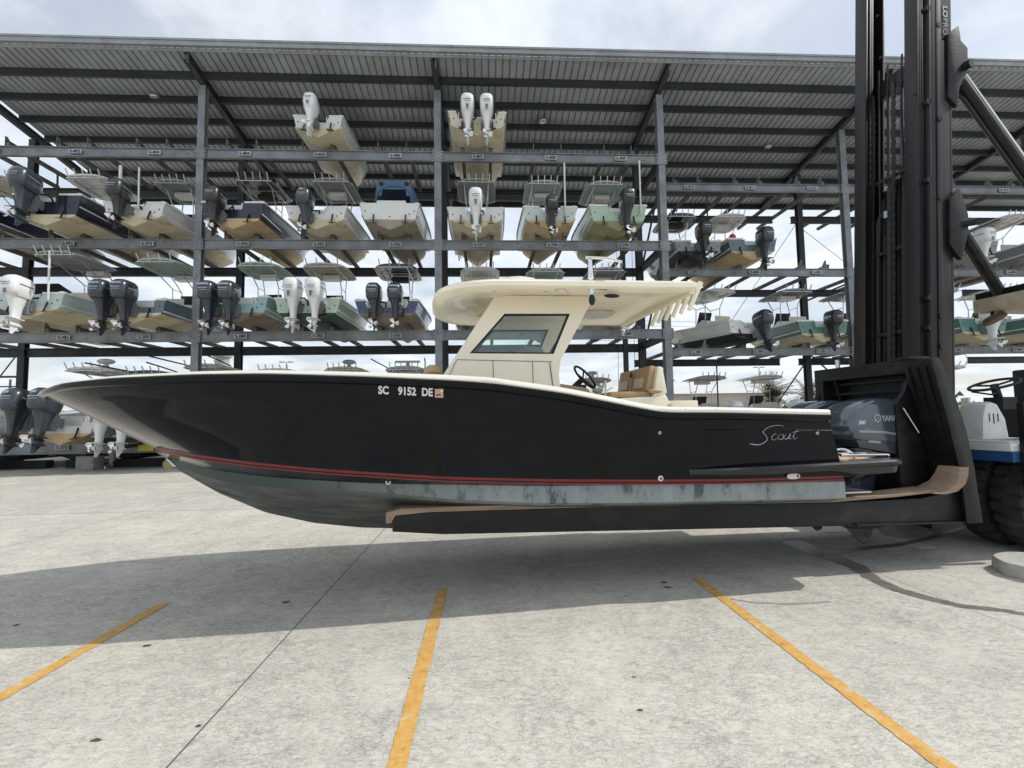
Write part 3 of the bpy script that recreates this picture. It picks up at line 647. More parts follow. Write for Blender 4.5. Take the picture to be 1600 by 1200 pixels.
# --- right section
D2 = 23.0
rack_boat('grey boat with black outboard and black frame top beside the end column', bx(1085,390,D2), 22.9, 9.0, 2.4, 6.6, 'grey', 'black', (('k', .05),), 'black', 2.15, 1.05, -.1, poles=((.45, -.1, 3.1, 'k'),), topz=2.9)
rack_boat('grey boat with tan bottom, black outboard and a red fuel tank', bx(1168,390,D2), 22.9, 9.0, 2.5, 6.8, 'slate', 'tan', (('d', .35),), 'white', 1.95, 1.05, 0, red=-.75, stripe='cream', topz=2.9)
rack_boat('white boat with black bottom and tall white top, tilted dark outboard', bx(1165,500,D2), 23.0, 5.06, 2.6, 6.2, 'white', 'black', (('d', .25),), 'white', 1.9, 1.05, -.25, rz=R(16), topz=2.9, ty=1.5, tl=3.0, rods=4)
rack_boat('teal boat with cream bottom and single dark outboard on the second level', bx(1278,500,D2), 23.0, 5.06, 2.6, 6.8, 'teal', 'cream', (('k', .2),), 'grey', 2.0, 1.0, 0)
rack_boat('white boat half hidden behind the lift mast on the second level', bx(1385,500,D2), 23.0, 5.06, 2.5, 6.8, 'teal', 'cream', (('k', 0),), 'grey', 2.0, 1.0, 0)
rack_boat('cream boat with white outboard on the middle level right of the lift mast', bx(1508,400,D2), 22.8, 9.0, 2.5, 7.4, 'grey', 'grey', (('w', .0),), 'cream', 1.95, 1.0, 0)
rack_boat('grey hulled boat under a pale top at the right edge of the middle level', bx(1640,400,D2), 22.8, 9.0, 2.6, 7.4, 'grey', 'grey', (('w', .0),), 'white', 1.8, 1.0, 0)
rack_boat('pale teal boat with white outboard on the second level right of the lift mast', bx(1518,500,D2), 22.8, 5.06, 2.6, 7.0, 'teal', 'cream', (('w', .0),), 'white', 2.15, 1.1, 0)
rack_boat('teal boat at the right edge of the second level behind the lift canopy', bx(1620,500,D2), 22.8, 5.06, 2.6, 7.0, 'teal', 'cream', (('w', .3),), 'white', 2.1, 1.1, 0)
# --- ground level
Z1 = 1.12
rack_boat('white boat at the left edge of the ground level', bx(-60,650,21), 20.9, Z1, 2.6, 7.4, 'white', 'cream', (), None, 1.8)
rack_boat('white boat with twin dark outboards on the ground level left of the bow', bx(108,650,20.5), 20.1, Z1-.05, 2.7, 7.6, 'white', 'tan', (('d', -1.0), ('d', -.05)), 'white', 2.05, 1.25, -.25, topz=3.0, ty=1.0, tl=3.0, rods=5, radar='dome', text='300')
rack_boat('white boat with a white outboard low on the ground level behind the bow', bx(195,650,20.8), 20.6, Z1-.25, 2.6, 7.6, 'white', 'black', (('w', -.4), ('w', .4)), 'black', 1.75, 1.05, -.12, topz=3.1, ty=1.2, rods=5, top2=True)
rack_boat('boat with a cream top and long dark outriggers above the bow', bx(300,600,22), 21.2, Z1, 2.6, 8, 'white', 'black', (), 'cream', 1.8, topz=3.2, top2=True, ty=1.4, rods=4)
rack_boat('boat with a flat white top showing above the dark boat near the left column', bx(405,600,22), 21.4, Z1, 2.6, 7.6, 'white', 'black', (), 'white', 1.8, topz=3.05, ty=2, rods=5)
rack_boat('boat with a cream top and small radar above the dark boat', bx(520,600,22), 21.4, Z1, 2.6, 7.6, 'white', 'black', (), 'cream', 1.8, topz=3.1, radar='dome', ty=2, rods=6)
rack_boat('boat with a dark edged top and bar radar above the registration number', bx(623,600,22), 21.4, Z1, 2.6, 7.6, 'white', 'black', (), 'sea', 1.8, topz=3.1, radar='bar', ty=2, rods=6, top2=True)
rack_boat('black hulled boat low on the ground far left under the rack', bx(20,700,24), 23.5, .25, 2.7, 7.4, 'black', 'black', (('d', 0),), None, 1.6, group=None)  # added black hull, stands for the shadow beneath the low boats
rack_boat('black bottomed white boat low on the ground behind the dark engines', bx(135,700,24), 23.2, .3, 2.6, 7.2, 'white', 'black', (), 'cream', 1.6, topz=3.1, group=None)  # added too, its black bottom fills in the shadow under the rack
rack_boat('black hulled boat low on the ground just left of the bow roller', bx(215,700,23.5), 22.8, .28, 2.7, 7.4, 'black', 'black', (('w', -.3),), None, 1.5, group=None)  # another added black hull in place of the shadow on the ground
rack_boat('white boat far back on the ground left of the rear column', bx(-20,640,29), 28.5, .5, 2.6, 7.4, 'white', 'cream', (('w', 0),), 'white', 1.8, group=None)
rack_boat('dark hulled boat far back on the ground right of the rear column', bx(150,640,29.5), 29, .5, 2.6, 7.4, 'navy', 'cream', (('d', 0),), 'white', 1.8, group=None)
for k in range(3):
    rk(MB().box((-26+k*8.2, 22.4, .02), (-18.6+k*8.2, 22.8, .34)), 'shade_block', black)  # black blocks added as the shade under the lowest boats
def gb(label, px, Yd, **k):
    d = dict(z=.85, beam=2.5, L=7.0, side='white', bottom='white', eng=(('w', 0),), ttop='white', engtop=1.75, es=1.0, topz=3.0, radar=False); d.update(k); z = d.pop('z')
    rack_boat(label, bx(px, 600, Yd), Yd, z, d.pop('beam'), d.pop('L'), d.pop('side'), d.pop('bottom'), d.pop('eng'), d.pop('ttop'), d.pop('engtop'), d.pop('es'), group='boats standing on the ground behind the dark boat', **d)
gb('white boat with rod holders along its cream top behind the helm seat', 945, 25, radar='dome', ttop='cream', eng=(('d', 0),))
gb('white boat with radar topped frame between the seat and the palms', 1052, 26, radar='dome', ttop='grey')
gb('cream framed boat with dark antennas left of the palm', 1140, 24.5, ttop='cream', poles=((-.5, .3, 3.5, 'k'),))
gb('white boat with open square frame top beside the lift carriage', 1235, 24.5, ttop='white')
gb('white boat seen between the lift mast and the operator console', 1545, 21.5, z=.7, beam=2.7, ttop='white', eng=(('w', .9),), topz=3.3)
gb('white boat with grey rub rail low behind the lift deck', 1610, 18.6, z=.75, beam=2.7, ttop=None, eng=(), L=6.5, rz=R(60))

# ================================================================== MAIN BOAT   local x = distance aft of the bow, y = -w (w towards camera)
TH = R(6.5); BOW = Vector((-4.95, 5.52, 0))
boat = tag(empty('fishing_boat', BOW, TH), 'large black centre console boat with cream hardtop lifted on the forks in front', 'boat')
def Lp(s, w_, z): return (s, -w_, z)
sS = [.32,.38,.46,.68,.95,1.5,2.3,2.9,3.7,4.5,4.9,5.6,6.0,6.4,6.57,7.2,8.45]
wSt = [0,.17,.28,.52,.74,1.0,1.25,1.36,1.43,1.45,1.46,1.455,1.45,1.45,1.445,1.44,1.40]
zSt = [2.12,2.13,2.14,2.15,2.19,2.215,2.225,2.22,2.19,2.15,2.12,2.02,1.94,1.86,1.83,1.82,1.78]
def wS(s): return lerp_tab(s, sS, wSt)
def zS(s): return lerp_tab(s, sS, zSt)
CS = [1.6,1.74,2.2,2.8,3.4,3.9,4.5,5.4,6.4,8.8]; CW = [0,.20,.50,.76,.95,1.06,1.15,1.21,1.25,1.27]; CZ = [1.33,1.33,1.24,1.19,1.15,1.11,1.04,.97,.94,.89]
RS = [1.37,1.74,2.08,2.72,3.31,3.9,4.48,5.4,6.4,7.4,8.7]; RWt = [0,.42,.70,1.0,1.15,1.24,1.29,1.32,1.335,1.335,1.33]; RZ = [1.53,1.52,1.48,1.41,1.35,1.30,1.25,1.20,1.16,1.13,1.12]
BS = [1.5,1.74,2.2,2.8,3.4,3.9,4.5,5.4,6.4,8.8]; BW = [0,.27,.57,.83,1.0,1.10,1.18,1.24,1.28,1.30]; BZ = [1.42,1.42,1.33,1.27,1.23,1.20,1.18,1.14,1.12,1.07]
KS = [.32,.50,.71,1.04,1.37,1.5,1.62,2.01,2.51,3.02,3.55,4.09,4.46,6,8.8]; KZ = [2.12,2.10,2.0,1.78,1.53,1.42,1.32,1.04,.80,.66,.58,.54,.51,.50,.50]
def stem(z): return float(np.interp(z, KZ[:13][::-1], KS[:13][::-1]))
rows = []   # each: function s->(w,z), s0, s1
def rS(s): return wS(s), zS(s)
def rR(off): return lambda s: (lerp_tab(s, RS, RWt)+off*.12, lerp_tab(s, RS, RZ)+off)
def rB(s): return lerp_tab(s, BS, BW), lerp_tab(s, BS, BZ)
def rC(s): return lerp_tab(s, CS, CW), lerp_tab(s, CS, CZ)
def smooth_tab(fn, s): # light smoothing of the tables
    a = [fn(max(s-.12, 0)), fn(s), fn(s+.12)]; return tuple((a[0][i]+2*a[1][i]+a[2][i])/4 for i in (0, 1))
NT = 90
def row_pts(fn, s0, s1, smooth=True):
    pts = []
    for i in range(NT+1):
        t = i/NT; g = t**1.7*(1)+0*t; s = s0+(s1-s0)*g
        w_, z_ = (smooth_tab(fn, s) if smooth and i > 3 else fn(s))
        if i == 0: w_ = 0.
        pts.append((s, max(0, w_) if i else 0., z_))
    return pts
rowS = row_pts(rS, .32, 8.47)
rowR0 = row_pts(rR(.018), 1.355, 8.66); rowR1 = row_pts(rR(-.006), 1.375, 8.67); rowR2 = row_pts(rR(-.017), 1.385, 8.68); rowR3 = row_pts(rR(-.032), 1.40, 8.685)
rowB = row_pts(rB, 1.5, 8.71); rowC = row_pts(rC, 1.6, 8.74)
def between(a, b_, k, bulge=0., bz=0.):
    out = []
    for p, q in zip(a, b_):
        wv = p[1]*(1-k)+q[1]*k
        out.append((p[0]*(1-k)+q[0]*k, wv+bulge*min(1, wv*1.2), p[2]*(1-k)+q[2]*k+bz))
    return out
mids = [between(rowS, rowR0, .12, -.004), between(rowS, rowR0, .235, .006), between(rowS, rowR0, .25, -.002), between(rowS, rowR0, .45, .004), between(rowS, rowR0, .65, .008), between(rowS, rowR0, .83, .006)]
keel = [(s, 0., lerp_tab(s, KS, KZ)) for s in [1.62+(8.75-1.62)*(i/NT)**1.7 for i in range(NT+1)]]
st1 = between(rowC, keel, .36, 0, -.0); st1b = between(rowC, keel, .40, 0, -.028); st2 = between(rowC, keel, .68, 0, .0); st2b = between(rowC, keel, .71, 0, -.025)
flat = between(rowC, keel, .07, 0, -.004)
allrows = [rowS]+mids+[rowR0, rowR1, rowR2, rowR3, between(rowR3, rowB, .5), rowB, rowC, flat, st1, st1b, st2, st2b, keel]
#            materials between consecutive rows
rm = [0]*7+[1, 0, 1, 0, 0, 2, 2, 3, 3, 3, 3, 3]
hullm = mat('hull_black', (.0015, .003, .0065), .09, 0, var=.4, vscale=.6, bump=.012, bscale=1.3, spec=.24)
redst = mat('red_stripe', (.17, .013, .014), .4, 0, var=.2, vscale=3)
def blotchy():
    m = bpy.data.materials.new('chine_strip_paint'); m.use_nodes = True; t = m.node_tree; L_ = t.links; b = t.nodes['Principled BSDF']; b.inputs['Roughness'].default_value = .6
    tcn = t.nodes.new('ShaderNodeTexCoord'); mp = t.nodes.new('ShaderNodeMapping'); mp.inputs['Scale'].default_value = (1, 1, .35); L_.new(tcn.outputs['Object'], mp.inputs[0])
    n = t.nodes.new('ShaderNodeTexNoise'); n.inputs['Scale'].default_value = 5; n.inputs['Detail'].default_value = 10; n.inputs['Roughness'].default_value = .78; L_.new(mp.outputs[0], n.inputs[0])
    r = t.nodes.new('ShaderNodeValToRGB'); e = r.color_ramp.elements; e[0].position = .40; e[0].color = (.07, .09, .10, 1); e[1].position = .47; e[1].color = (.23, .265, .28, 1); q = e.new(.66); q.color = (.31, .345, .355, 1)
    L_.new(n.outputs[0], r.inputs[0])
    sp = t.nodes.new('ShaderNodeSeparateXYZ'); L_.new(tcn.outputs['Object'], sp.inputs[0])
    mr = t.nodes.new('ShaderNodeMapRange'); mr.inputs[1].default_value = 2.8; mr.inputs[2].default_value = 5.0; L_.new(sp.outputs[0], mr.inputs[0])
    x = t.nodes.new('ShaderNodeMix'); x.data_type = 'RGBA'; x.inputs[6].default_value = (.07, .10, .092, 1); L_.new(mr.outputs[0], x.inputs[0]); L_.new(r.outputs[0], x.inputs[7])
    L_.new(x.outputs[2], b.inputs['Base Color']); return m
chm = blotchy()
botmain = mat('antifouling_grey', (.12, .128, .118), .5, 0, var=.35, vscale=3.5, dirt=(.04, .05, .042), dscale=2.6, damt=.8, stretch=(.45, 1, 3.2))
mb = MB()
for sg in (1, -1):
    rings = [[(p[0], -sg*p[1], p[2]) for p in (allrows[k][i] for k in range(len(allrows)))] for i in range(NT+1)]
    mb.loft(rings, False, False, mrow=rm)
tr = [(allrows[k][NT]) for k in range(len(allrows))]
mb.add([(p[0], -p[1], p[2]) for p in tr]+[(p[0], p[1], p[2]) for p in tr[::-1]], [tuple(range(2*len(tr)))], 0)
bmh = mb.build('hull', [hullm, redst, chm, botmain], boat, sharp=28)
def hull_w(s, z):
    """half width of the topside at station s, height z"""
    def val(row):
        ss = [p[0] for p in row]; return float(np.interp(s, ss, [p[1] for p in row])), float(np.interp(s, ss, [p[2] for p in row]))
    cols = [val(r_) for r_ in allrows[:13]]
    zz = [c[1] for c in cols][::-1]; ww = [c[0] for c in cols][::-1]
    return float(np.interp(z, zz, ww))
# rub rail + gunwale
ss_ = [.32+(8.47-.32)*(i/110)**1.5 for i in range(111)]
def swp(prof, name, m, sharp=40):
    mb = MB()
    for sg in (1, -1):
        rings = []
        for i, s in enumerate(ss_):
            a, b_ = max(s-.03, .32), s+.03
            wa, wb = wS(a), wS(b_); d = Vector((b_-a, wb-wa)).normalized() if i else Vector((0, 1))
            nrm = Vector((d.y*-1, d.x)) if i else Vector((-1, 0))   # outward in (s,w)
            w0, z0 = smooth_tab(rS, s) if i > 4 else rS(s)
            if i == 0: w0 = 0
            fk = min(.85, .26+.44*max(0, s-.3)/3.6+.05*max(0, s-4)) if name == 'gunwale' else min(1.15, .55+.5*max(0, s-.3))
            rings.append([(s+nrm.x*o_, -sg*max(w0+nrm.y*o_, -.0), z0+dz*fk) for o_, dz in prof])
        mb.loft(rings, True, True)
    return mb.build(name, m, boat, sharp=sharp)
swp([(-.02,-.055),(.02,-.05),(.038,-.03),(.035,.0),(.01,.008),(-.02,.008)], 'rub_rail', hullm, 60)
swp([(-.02,.010),(.022,.010),(.03,.025),(.02,.062),(-.01,.078),(-.25,.085),(-.26,.0)], 'gunwale', mat('gunwale_white', (.72,.70,.62), .25, 0, coat=.4, var=.03, vscale=3), 50)
mb = MB(); rg = []
for s in ss_:
    if .4 < s < 4.3: rg.append([(s, -max(.01, wS(s)-.2), zS(s)+.05), (s, max(.01, wS(s)-.2), zS(s)+.05)])
mb.loft(rg, False, False); mb.add([(4.2,-1.25,1.25),(8.4,-1.25,1.25),(8.4,1.25,1.25),(4.2,1.25,1.25)], [(0,1,2,3)])
for sg in (-1, 1): mb.add([(4.2,sg*1.2,1.25),(8.4,sg*1.15,1.25),(8.4,sg*1.15,1.8),(6.4,sg*1.2,1.86),(4.2,sg*1.2,2.1)], [(0,1,2,3,4)])
mb.add([(8.42,-1.2,1.2),(8.42,1.2,1.2),(8.42,1.2,1.78),(8.42,-1.2,1.78)], [(0,1,2,3)])
mb.build('deck', creamd, boat)
# snap buttons along the cockpit coaming
mb = MB()
for k in range(8):
    s = 6.15+.33*k; mb.disc(Lp(s, wS(s)+.021, zS(s)+.04), .010, (0,-1,0), .004, 8)
mb.build('snap_button', chrome, boat)
# side rail + swim platform
mb = MB(); rings = []
for i in range(45):
    s = 6.88+(9.37-6.88)*i/44; g = min(1, (s-6.86)/.8)**.7; z0 = 1.235+.030*(s-6.88)/1.7
    wv = hull_w(min(s, 8.6), min(z0, 1.26)); e_ = max(0, (s-9.22)/.15); wv -= .10*e_**2; dd = (1-.45*e_**2)*(.42+.58*min(1, max(0, (s-8.45)/.35)))
    if s < 8.64: win = wv-.02
    else: win = wv-.14
    rings.append([Lp(s, win, z0+.028), Lp(s, wv+.085*g, z0+.028), Lp(s, wv+.115*g, z0+.008), Lp(s, wv+.112*g, z0-.022), Lp(s, wv+.07*g, z0-.045*dd), Lp(s, wv+.05*g, z0-.10*g*dd-.015), Lp(s, win, z0-(.13*g+.01)*dd)])
mb.loft(rings, True, True); mb.build('side_rail', mat('rail_black', (.004,.0055,.009), .22, 0, spec=.6), boat, sharp=30)
mb = MB()
prof_p = [(8.55,1.275),(9.32,1.265),(9.37,1.24),(9.36,1.20),(9.27,1.16),(9.17,1.10),(8.98,1.03),(8.80,.985),(8.62,.97)]
def tap(sg, w_): return [(p[0], -w_, max(p[1], 1.0+max(0, abs(w_)-1.15)*.9)) for p in prof_p]
mb.loft([tap(1, v_) for v_ in (-1.30,-1.15,-.9,.9,1.15,1.30)], True, True); mb.build('swim_platform', hullm, boat, sharp=40)
MB().box((8.60,-1.27,1.277), (9.22,1.27,1.297)).build('platform_deck', teak, boat)
mb = MB()
for w_ in (1.22, 1.02): mb.tube([Lp(8.75,w_,1.345), Lp(9.33,w_,1.335), Lp(9.36,w_,1.33)], .017, 8)
for s in (8.85, 9.05, 9.28): mb.tube([Lp(s,1.22,1.34), Lp(s,1.02,1.34)], .016, 8)
mb.build('boarding_ladder', chrome, boat)
mb = MB(); mb.tube([Lp(8.62+.17*(1-math.cos(a)), 1.18, 1.29+.12*math.sin(a)) for a in [k*math.pi/10 for k in range(11)]], .014, 8); mb.build('grab_hoop', chrome, boat)
MB().box(Lp(8.74,1.2,.925), Lp(9.13,.6,.94)).build('trim_tab', alum, boat)
# bow roller / eye plate
mb = MB(); mb.tube([(1.52,-.03,1.365),(1.52,.03,1.365)], .055, 16, 1); mb.prism([(1.50,1.43),(1.74,1.40),(1.80,1.335),(1.58,1.34)], -.05, .05, 'y', 0)
mb.build('bow_roller', [alum, mat('brass_roller', (.30,.28,.12), .5, .3)], boat)
# fittings
def fitting(s, z, r, name, m, hole=True):
    w_ = hull_w(s, z); mb = MB(); mb.tube([Lp(s, w_-.01, z), Lp(s, w_+.008, z), Lp(s, w_+.014, z)], [r, r, r*.8], 18)
    o = mb.build(name, m, boat)
    if hole: MB().disc(Lp(s, w_+.0142, z), r*.45, (0,-1,0), .002, 12).build('drain_hole', black, o)
fitting(6.55, 1.64, .018, 'drain_fitting', chrome); fitting(8.33, 1.60, .019, 'drain_fitting', chrome); fitting(3.93, 1.225, .026, 'drain_fitting', mat('white_plastic', (.7,.7,.66), .4)); fitting(6.58, 1.185, .028, 'drain_fitting', mat('white_plastic', (0,0,0)))
w_ = hull_w(8.05, 1.16)
mb = MB(); rings = []
for r_, o_ in ((1.,-.0),(1.,.012),(.85,.016)): rings.append([Lp(8.05+.075*r_*math.copysign(abs(math.cos(a))**.6, math.cos(a)), w_+.012+o_, 1.158+.030*r_*math.sin(a)) for a in [k*math.pi/10 for k in range(20)]])
mb.loft(rings); o = mb.build('hull_light', mat('white_plastic', (0,0,0)), boat); MB().box(Lp(8.085, w_+.028, 1.143), Lp(8.105, w_+.030, 1.173)).build('light_slit', black, o)
# registration
regm = mat('reg_letters', (.75,.75,.72), .4)
def on_hull(vs, s0, z0, rise=0.):
    outv = []
    for v_ in vs:
        s = s0+v_[0]; z = z0+v_[1]+rise*v_[0]; outv.append(Lp(s, hull_w(s, z)+.004+v_[2]*.5+.002, z))
    return outv
for body, s0 in (('SC', 3.86), ('9152', 4.035), ('DE', 4.245)):
    vs, fs = text_verts(body, .098, .0035, 'LEFT', .001)
    MB().add(on_hull([(v[0]*.82, v[1], v[2]) for v in vs], s0, 2.045-(s0-3.86)*.055, -.05), fs).build('registration_number', regm, boat)
vs = [(0,0,0),(.075,-.004,0),(.075,.078,0),(0,.078,0)]
stk = MB().add(on_hull(vs, 4.365, 2.005), [(0,1,2,3)]).build('registration_sticker', mat('sticker_pink', (.62,.36,.30), .5, var=.2, vscale=60), boat)
vs, fs = text_verts('24', .04, .002, 'LEFT', .001); MB().add(on_hull([(v[0], v[1], v[2]+.003) for v in vs], 4.375, 2.02), fs).build('sticker_number', inkm, stk)
MB().add(on_hull([(.05,.045,.004),(.072,.045,.004),(.072,.07,.004),(.05,.07,.004)], 4.365, 2.005), [(0,1,2,3)]).build('sticker_mark', regm, stk)
# script name badge: strokes traced as ribbons
def stroke(mb, pts, wd):
    P = []
    for i in range(len(pts)-1):   # catmull-rom
        p0, p1, p2, p3 = [Vector(pts[max(0, min(len(pts)-1, i+k))]) for k in (-1, 0, 1, 2)]
        for k in range(8):
            t = k/8; P.append(.5*((2*p1)+(p2-p0)*t+(2*p0-5*p1+4*p2-p3)*t*t+(3*p1-p0-3*p2+p3)*t**3))
    P.append(Vector(pts[-1])); path = []
    s0, z0 = 7.53, 1.50
    for q in P:
        s, z = s0+q.x, z0+q.y; path.append(Lp(s, hull_w(s, z)+.007, z))
    rr = [wd*(.35+.65*math.sin(math.pi*min(1, max(0, i/len(P))))) for i in range(len(path))]
    mb.tube(path, rr, 6)
mb = MB()
stroke(mb, [(.40,.175),(.33,.19),(.22,.175),(.155,.13),(.19,.085),(.20,.04),(.13,.0),(.05,-.005),(.0,.012)], .0075)   # S
stroke(mb, [(.0,.012),(.06,.0),(.12,-.002)], .006)
stroke(mb, [(.325,.095),(.285,.10),(.255,.065),(.28,.04),(.33,.06)], .006)     # c
stroke(mb, [(.37,.098),(.335,.075),(.345,.045),(.385,.05),(.395,.085),(.37,.098)], .006) # o
stroke(mb, [(.425,.10),(.405,.06),(.425,.045),(.465,.07),(.475,.10),(.46,.055),(.49,.05)], .006) # u
stroke(mb, [(.555,.15),(.515,.08),(.52,.045),(.56,.06)], .006)     # t
stroke(mb, [(.49,.112),(.58,.125)], .005)
mb.build('name_badge', mat('dark_chrome', (.34,.35,.37), .25, 1.), boat)

# ---- hardtop
HZ = 3.27
def htop_outline(inset=0.):
    pts = []
    s0, s1, hw = 4.36+inset, 7.30-inset, 1.07-inset
    n = 14
    for k in range(n+1):     # rounded front, from near side to far side, then the aft edge
        a = math.pi/2*(1-2*k/n); ca, sa = math.cos(a), math.sin(a)
        pts.append((s0+.95-.95*ca**.62 if ca > 1e-6 else s0+.95, hw*math.copysign(abs(sa)**.60, sa)))
    for k in range(9):
        u = k/8; w_ = -hw+2*hw*u; pts.append((s1-.02-.05*abs(2*u-1)**3, w_))
    return pts
def htz(s, w_): return HZ+.018*(s-5.8)-.05*(abs(w_)/1.07)**3-.06*max(0, (5.1-s))**1.5
mb = MB(); O0 = htop_outline(0); rings = []
for inset, dz in ((.42,-.055),(.40,-.075),(.14,-.085),(.05,-.075),(.0,-.035),(.0,.01),(.04,.035),(.3,.06)):
    rings.append([Lp(s, w_, htz(s, w_)+dz) for s, w_ in htop_outline(inset)])
mb.loft(rings, True, True)
mb.build('hardtop', cream, boat, sharp=45)
# underside inner panel with grooves
mb = MB()
for k in range(9):
    w_ = -.55+k*.135; mb.bar(Lp(5.95, w_, htz(5.95, w_)-.062), Lp(6.85, w_, htz(6.85, w_)-.062), .018, .014)
mb.build('hardtop_rib', creamd, boat)
mb = MB(); rings = []
for r_, dz in ((1,-.07),(1,-.088),(.88,-.088),(.86,-.07)): rings.append([Lp(4.98+.34*r_*math.cos(a), .62*r_*math.sin(a), htz(5, .3)-.0+dz-.0) for a in [k*math.pi/12 for k in range(24)]])
mb.loft(rings, True, False); mb.build('front_recess', creamd, boat)
mb = MB(); mb.loft([[Lp(6.55+.28*r_*math.cos(a), -.45+.3*r_*math.sin(a), htz(6.6, .3)-.058+dz) for a in [k*math.pi/10 for k in range(20)]] for r_, dz in ((1,0),(1,-.025),(.9,-.03))]); mb.build('speaker_hatch', mat('hatch_grey', (.52,.52,.5), .4, var=.2, vscale=10), boat)
for s, w_ in ((5.0,.92),(5.55,.95),(5.25,.75),(5.65,.72),(5.8,.93),(6.1,.7),(6.15,.93),(5.45,.7)):
    MB().disc(Lp(s, w_, htz(s, w_)-.085), .018, (0,0,-1), .008, 10).build('ceiling_button', alum, boat)
mb = MB(); cs = (5.69, .97)
for r_, m_, t_ in ((.055,0,.016),(.038,1,.022)): 
    mb.loft([[Lp(cs[0]+1.5*r_*math.cos(a), cs[1]+.02-.4*r_*math.sin(a)-k_*.3, HZ-.10+.75*r_*math.sin(a)-k_*.2) for a in [k*math.pi/10 for k in range(20)]] for k_ in (-.1, t_)], True, True, m_)
mb.build('oval_badge', [alum, redm], boat)
mb = MB(); mb.ell(Lp(5.35, .35, HZ+.085), (.30,.32,.085)); mb.build('roof_dome', white, boat)
mb = MB(); mb.ell(Lp(7.1, .4, HZ+.085), (.12,.10,.06)); mb.build('stern_light', white, boat)
# outrigger mount
mb = MB(); p0 = Lp(6.03, 1.02, HZ-.17); 
mb.tube([p0, Lp(6.03, 1.0, HZ+.0)], [.03,.03], 10); mb.tube([Lp(6.03,1.0,HZ+.02), Lp(6.03,1.0,HZ+.2), Lp(6.02,1.0,HZ+.24)], [.035,.022,.026], 12)
mb.tube([Lp(5.97,1.02,HZ+.24), Lp(6.2,1.05,HZ+.23), Lp(6.36,1.07,HZ+.19)], .015, 8)
mb.tube([Lp(5.90,1.02,HZ-.10), Lp(6.2,1.02,HZ-.10)], .012, 8, 1); mb.ell(Lp(6.27,.98,HZ-.16), (.09,.03,.022), mi=1); mb.ell(Lp(6.03,1.02,HZ-.22), (.035,.035,.06), mi=1)
mb.build('outrigger_mount', [chrome, black], boat)
for k in range(6):
    w_ = 1.0-k*.19-.02; s = 7.26
    mb = MB(); a = Vector(Lp(s-.05, w_, HZ-.05)); b_ = Vector(Lp(s+.02-.02*k*0, w_-.03, HZ-.05)); 
    mb.tube([Lp(s+.06, w_, HZ+.02), Lp(s-.08, w_-.02, HZ-.29)], [.030,.025], 12)
    mb.build('rod_holder', cream, boat)
mb = MB(); mb.bar(Lp(7.2,1.0,HZ-.08), Lp(7.2,-1.0,HZ-.08), .06, .07); mb.build('aft_rail', creamd, boat)

# ---- console with its hardtop supports (near and far sides)
CWD = .55
side = [(4.46,2.10),(4.46,2.28),(4.80,2.57+.03),(5.22,3.02),(5.30,3.20),(6.20,3.20),(6.10,3.06),(5.86,2.70),(5.78,2.50),(5.80,2.10)]
winO = [(4.76,2.53),(5.16,2.985),(5.925,3.0),(5.72,2.53)]
winI = [(4.80,2.548),(5.172,2.965),(5.895,2.982),(5.705,2.548)]
for sg in (1, -1):
    mb = MB(); a, b_ = -sg*CWD, -sg*(CWD-.07)
    # perimeter frame
    outer = [(4.46,2.28),(5.06,3.19),(6.22,3.21),(5.80,2.46)]
    mb.frame(outer, winO, a, b_, 'y'); mb.prism([(4.46,1.3),(4.46,2.28),(5.80,2.46),(5.775,2.30),(5.80,2.05),(5.87,1.3)], a, b_, 'y')
    o = mb.build('console_side', cream, boat)
    mb = MB(); mb.frame(winO, winI, -sg*(CWD-.015), -sg*(CWD-.055), 'y'); mb.build('window_frame', black, o)
    MB().prism(winI, -sg*(CWD-.03), -sg*(CWD-.036), 'y').build('window_pane', glass, o)
    if sg == 1:
        mb = MB(); e = -CWD-.0005
        def seam(p, q, wd=.006): mb.bar((p[0], e-.002, p[1]), (q[0], e-.002, q[1]), .005, wd, 0, (0,-1,0))
        seam((4.62,2.46),(5.70,2.44)); seam((4.62,2.46),(4.47,2.15)); seam((5.02,2.455),(5.03,2.0)); seam((5.47,2.445),(5.48,1.95)); seam((5.67,2.43),(5.72,2.0),.02)
        mb.build('panel_seam', inkm, o)
mb = MB()
mb.prism([(4.46,1.3),(4.46,2.26),(4.72,2.50),(5.70,2.48),(5.78,2.25),(5.84,1.3)], -CWD+.072, CWD-.072, 'y'); mb.build('console_box', creamd, boat)
mb = MB(); mb.prism([(5.0,3.10),(6.2,3.12),(6.24,3.22),(5.04,3.20)], -CWD+.072, CWD-.072, 'y'); mb.build('overhead_box', creamd, boat)
mb = MB(); mb.prism([(4.74,2.52),(4.76,2.52),(5.10,3.09),(5.08,3.09)], -CWD+.075, CWD-.075, 'y'); mb.build('windscreen', glass, boat)
mb = MB(); mb.prism([(5.25,2.49),(5.68,2.49),(5.60,2.62),(5.40,2.64)], -CWD+.1, CWD-.1, 'y'); mb.build('dashboard', mat('dash_grey', (.32,.33,.33), .5), boat, bevel=.01)
mb = MB()
for w_ in (.50, -.50):
    mb.tube([Lp(5.82,w_,2.52), Lp(5.93,w_,2.72), Lp(6.06,w_,2.93), Lp(6.08,w_,3.08)], .016, 8)
mb.build('grab_rail', cream, boat)
mb = MB(); c0 = Vector(Lp(6.22,.12,2.30)); ax = Vector((.75,0,.66)).normalized(); u = Vector((0,1,0)); v_ = ax.cross(u)
mb.tube([c0+(u*math.cos(a)+v_*math.sin(a))*.175 for a in [k*math.pi/12 for k in range(25)]], .014, 8)
for k in range(3):
    a = k*2.09+.5; mb.tube([c0-ax*.03, c0+(u*math.cos(a)+v_*math.sin(a))*.17], .011, 6)
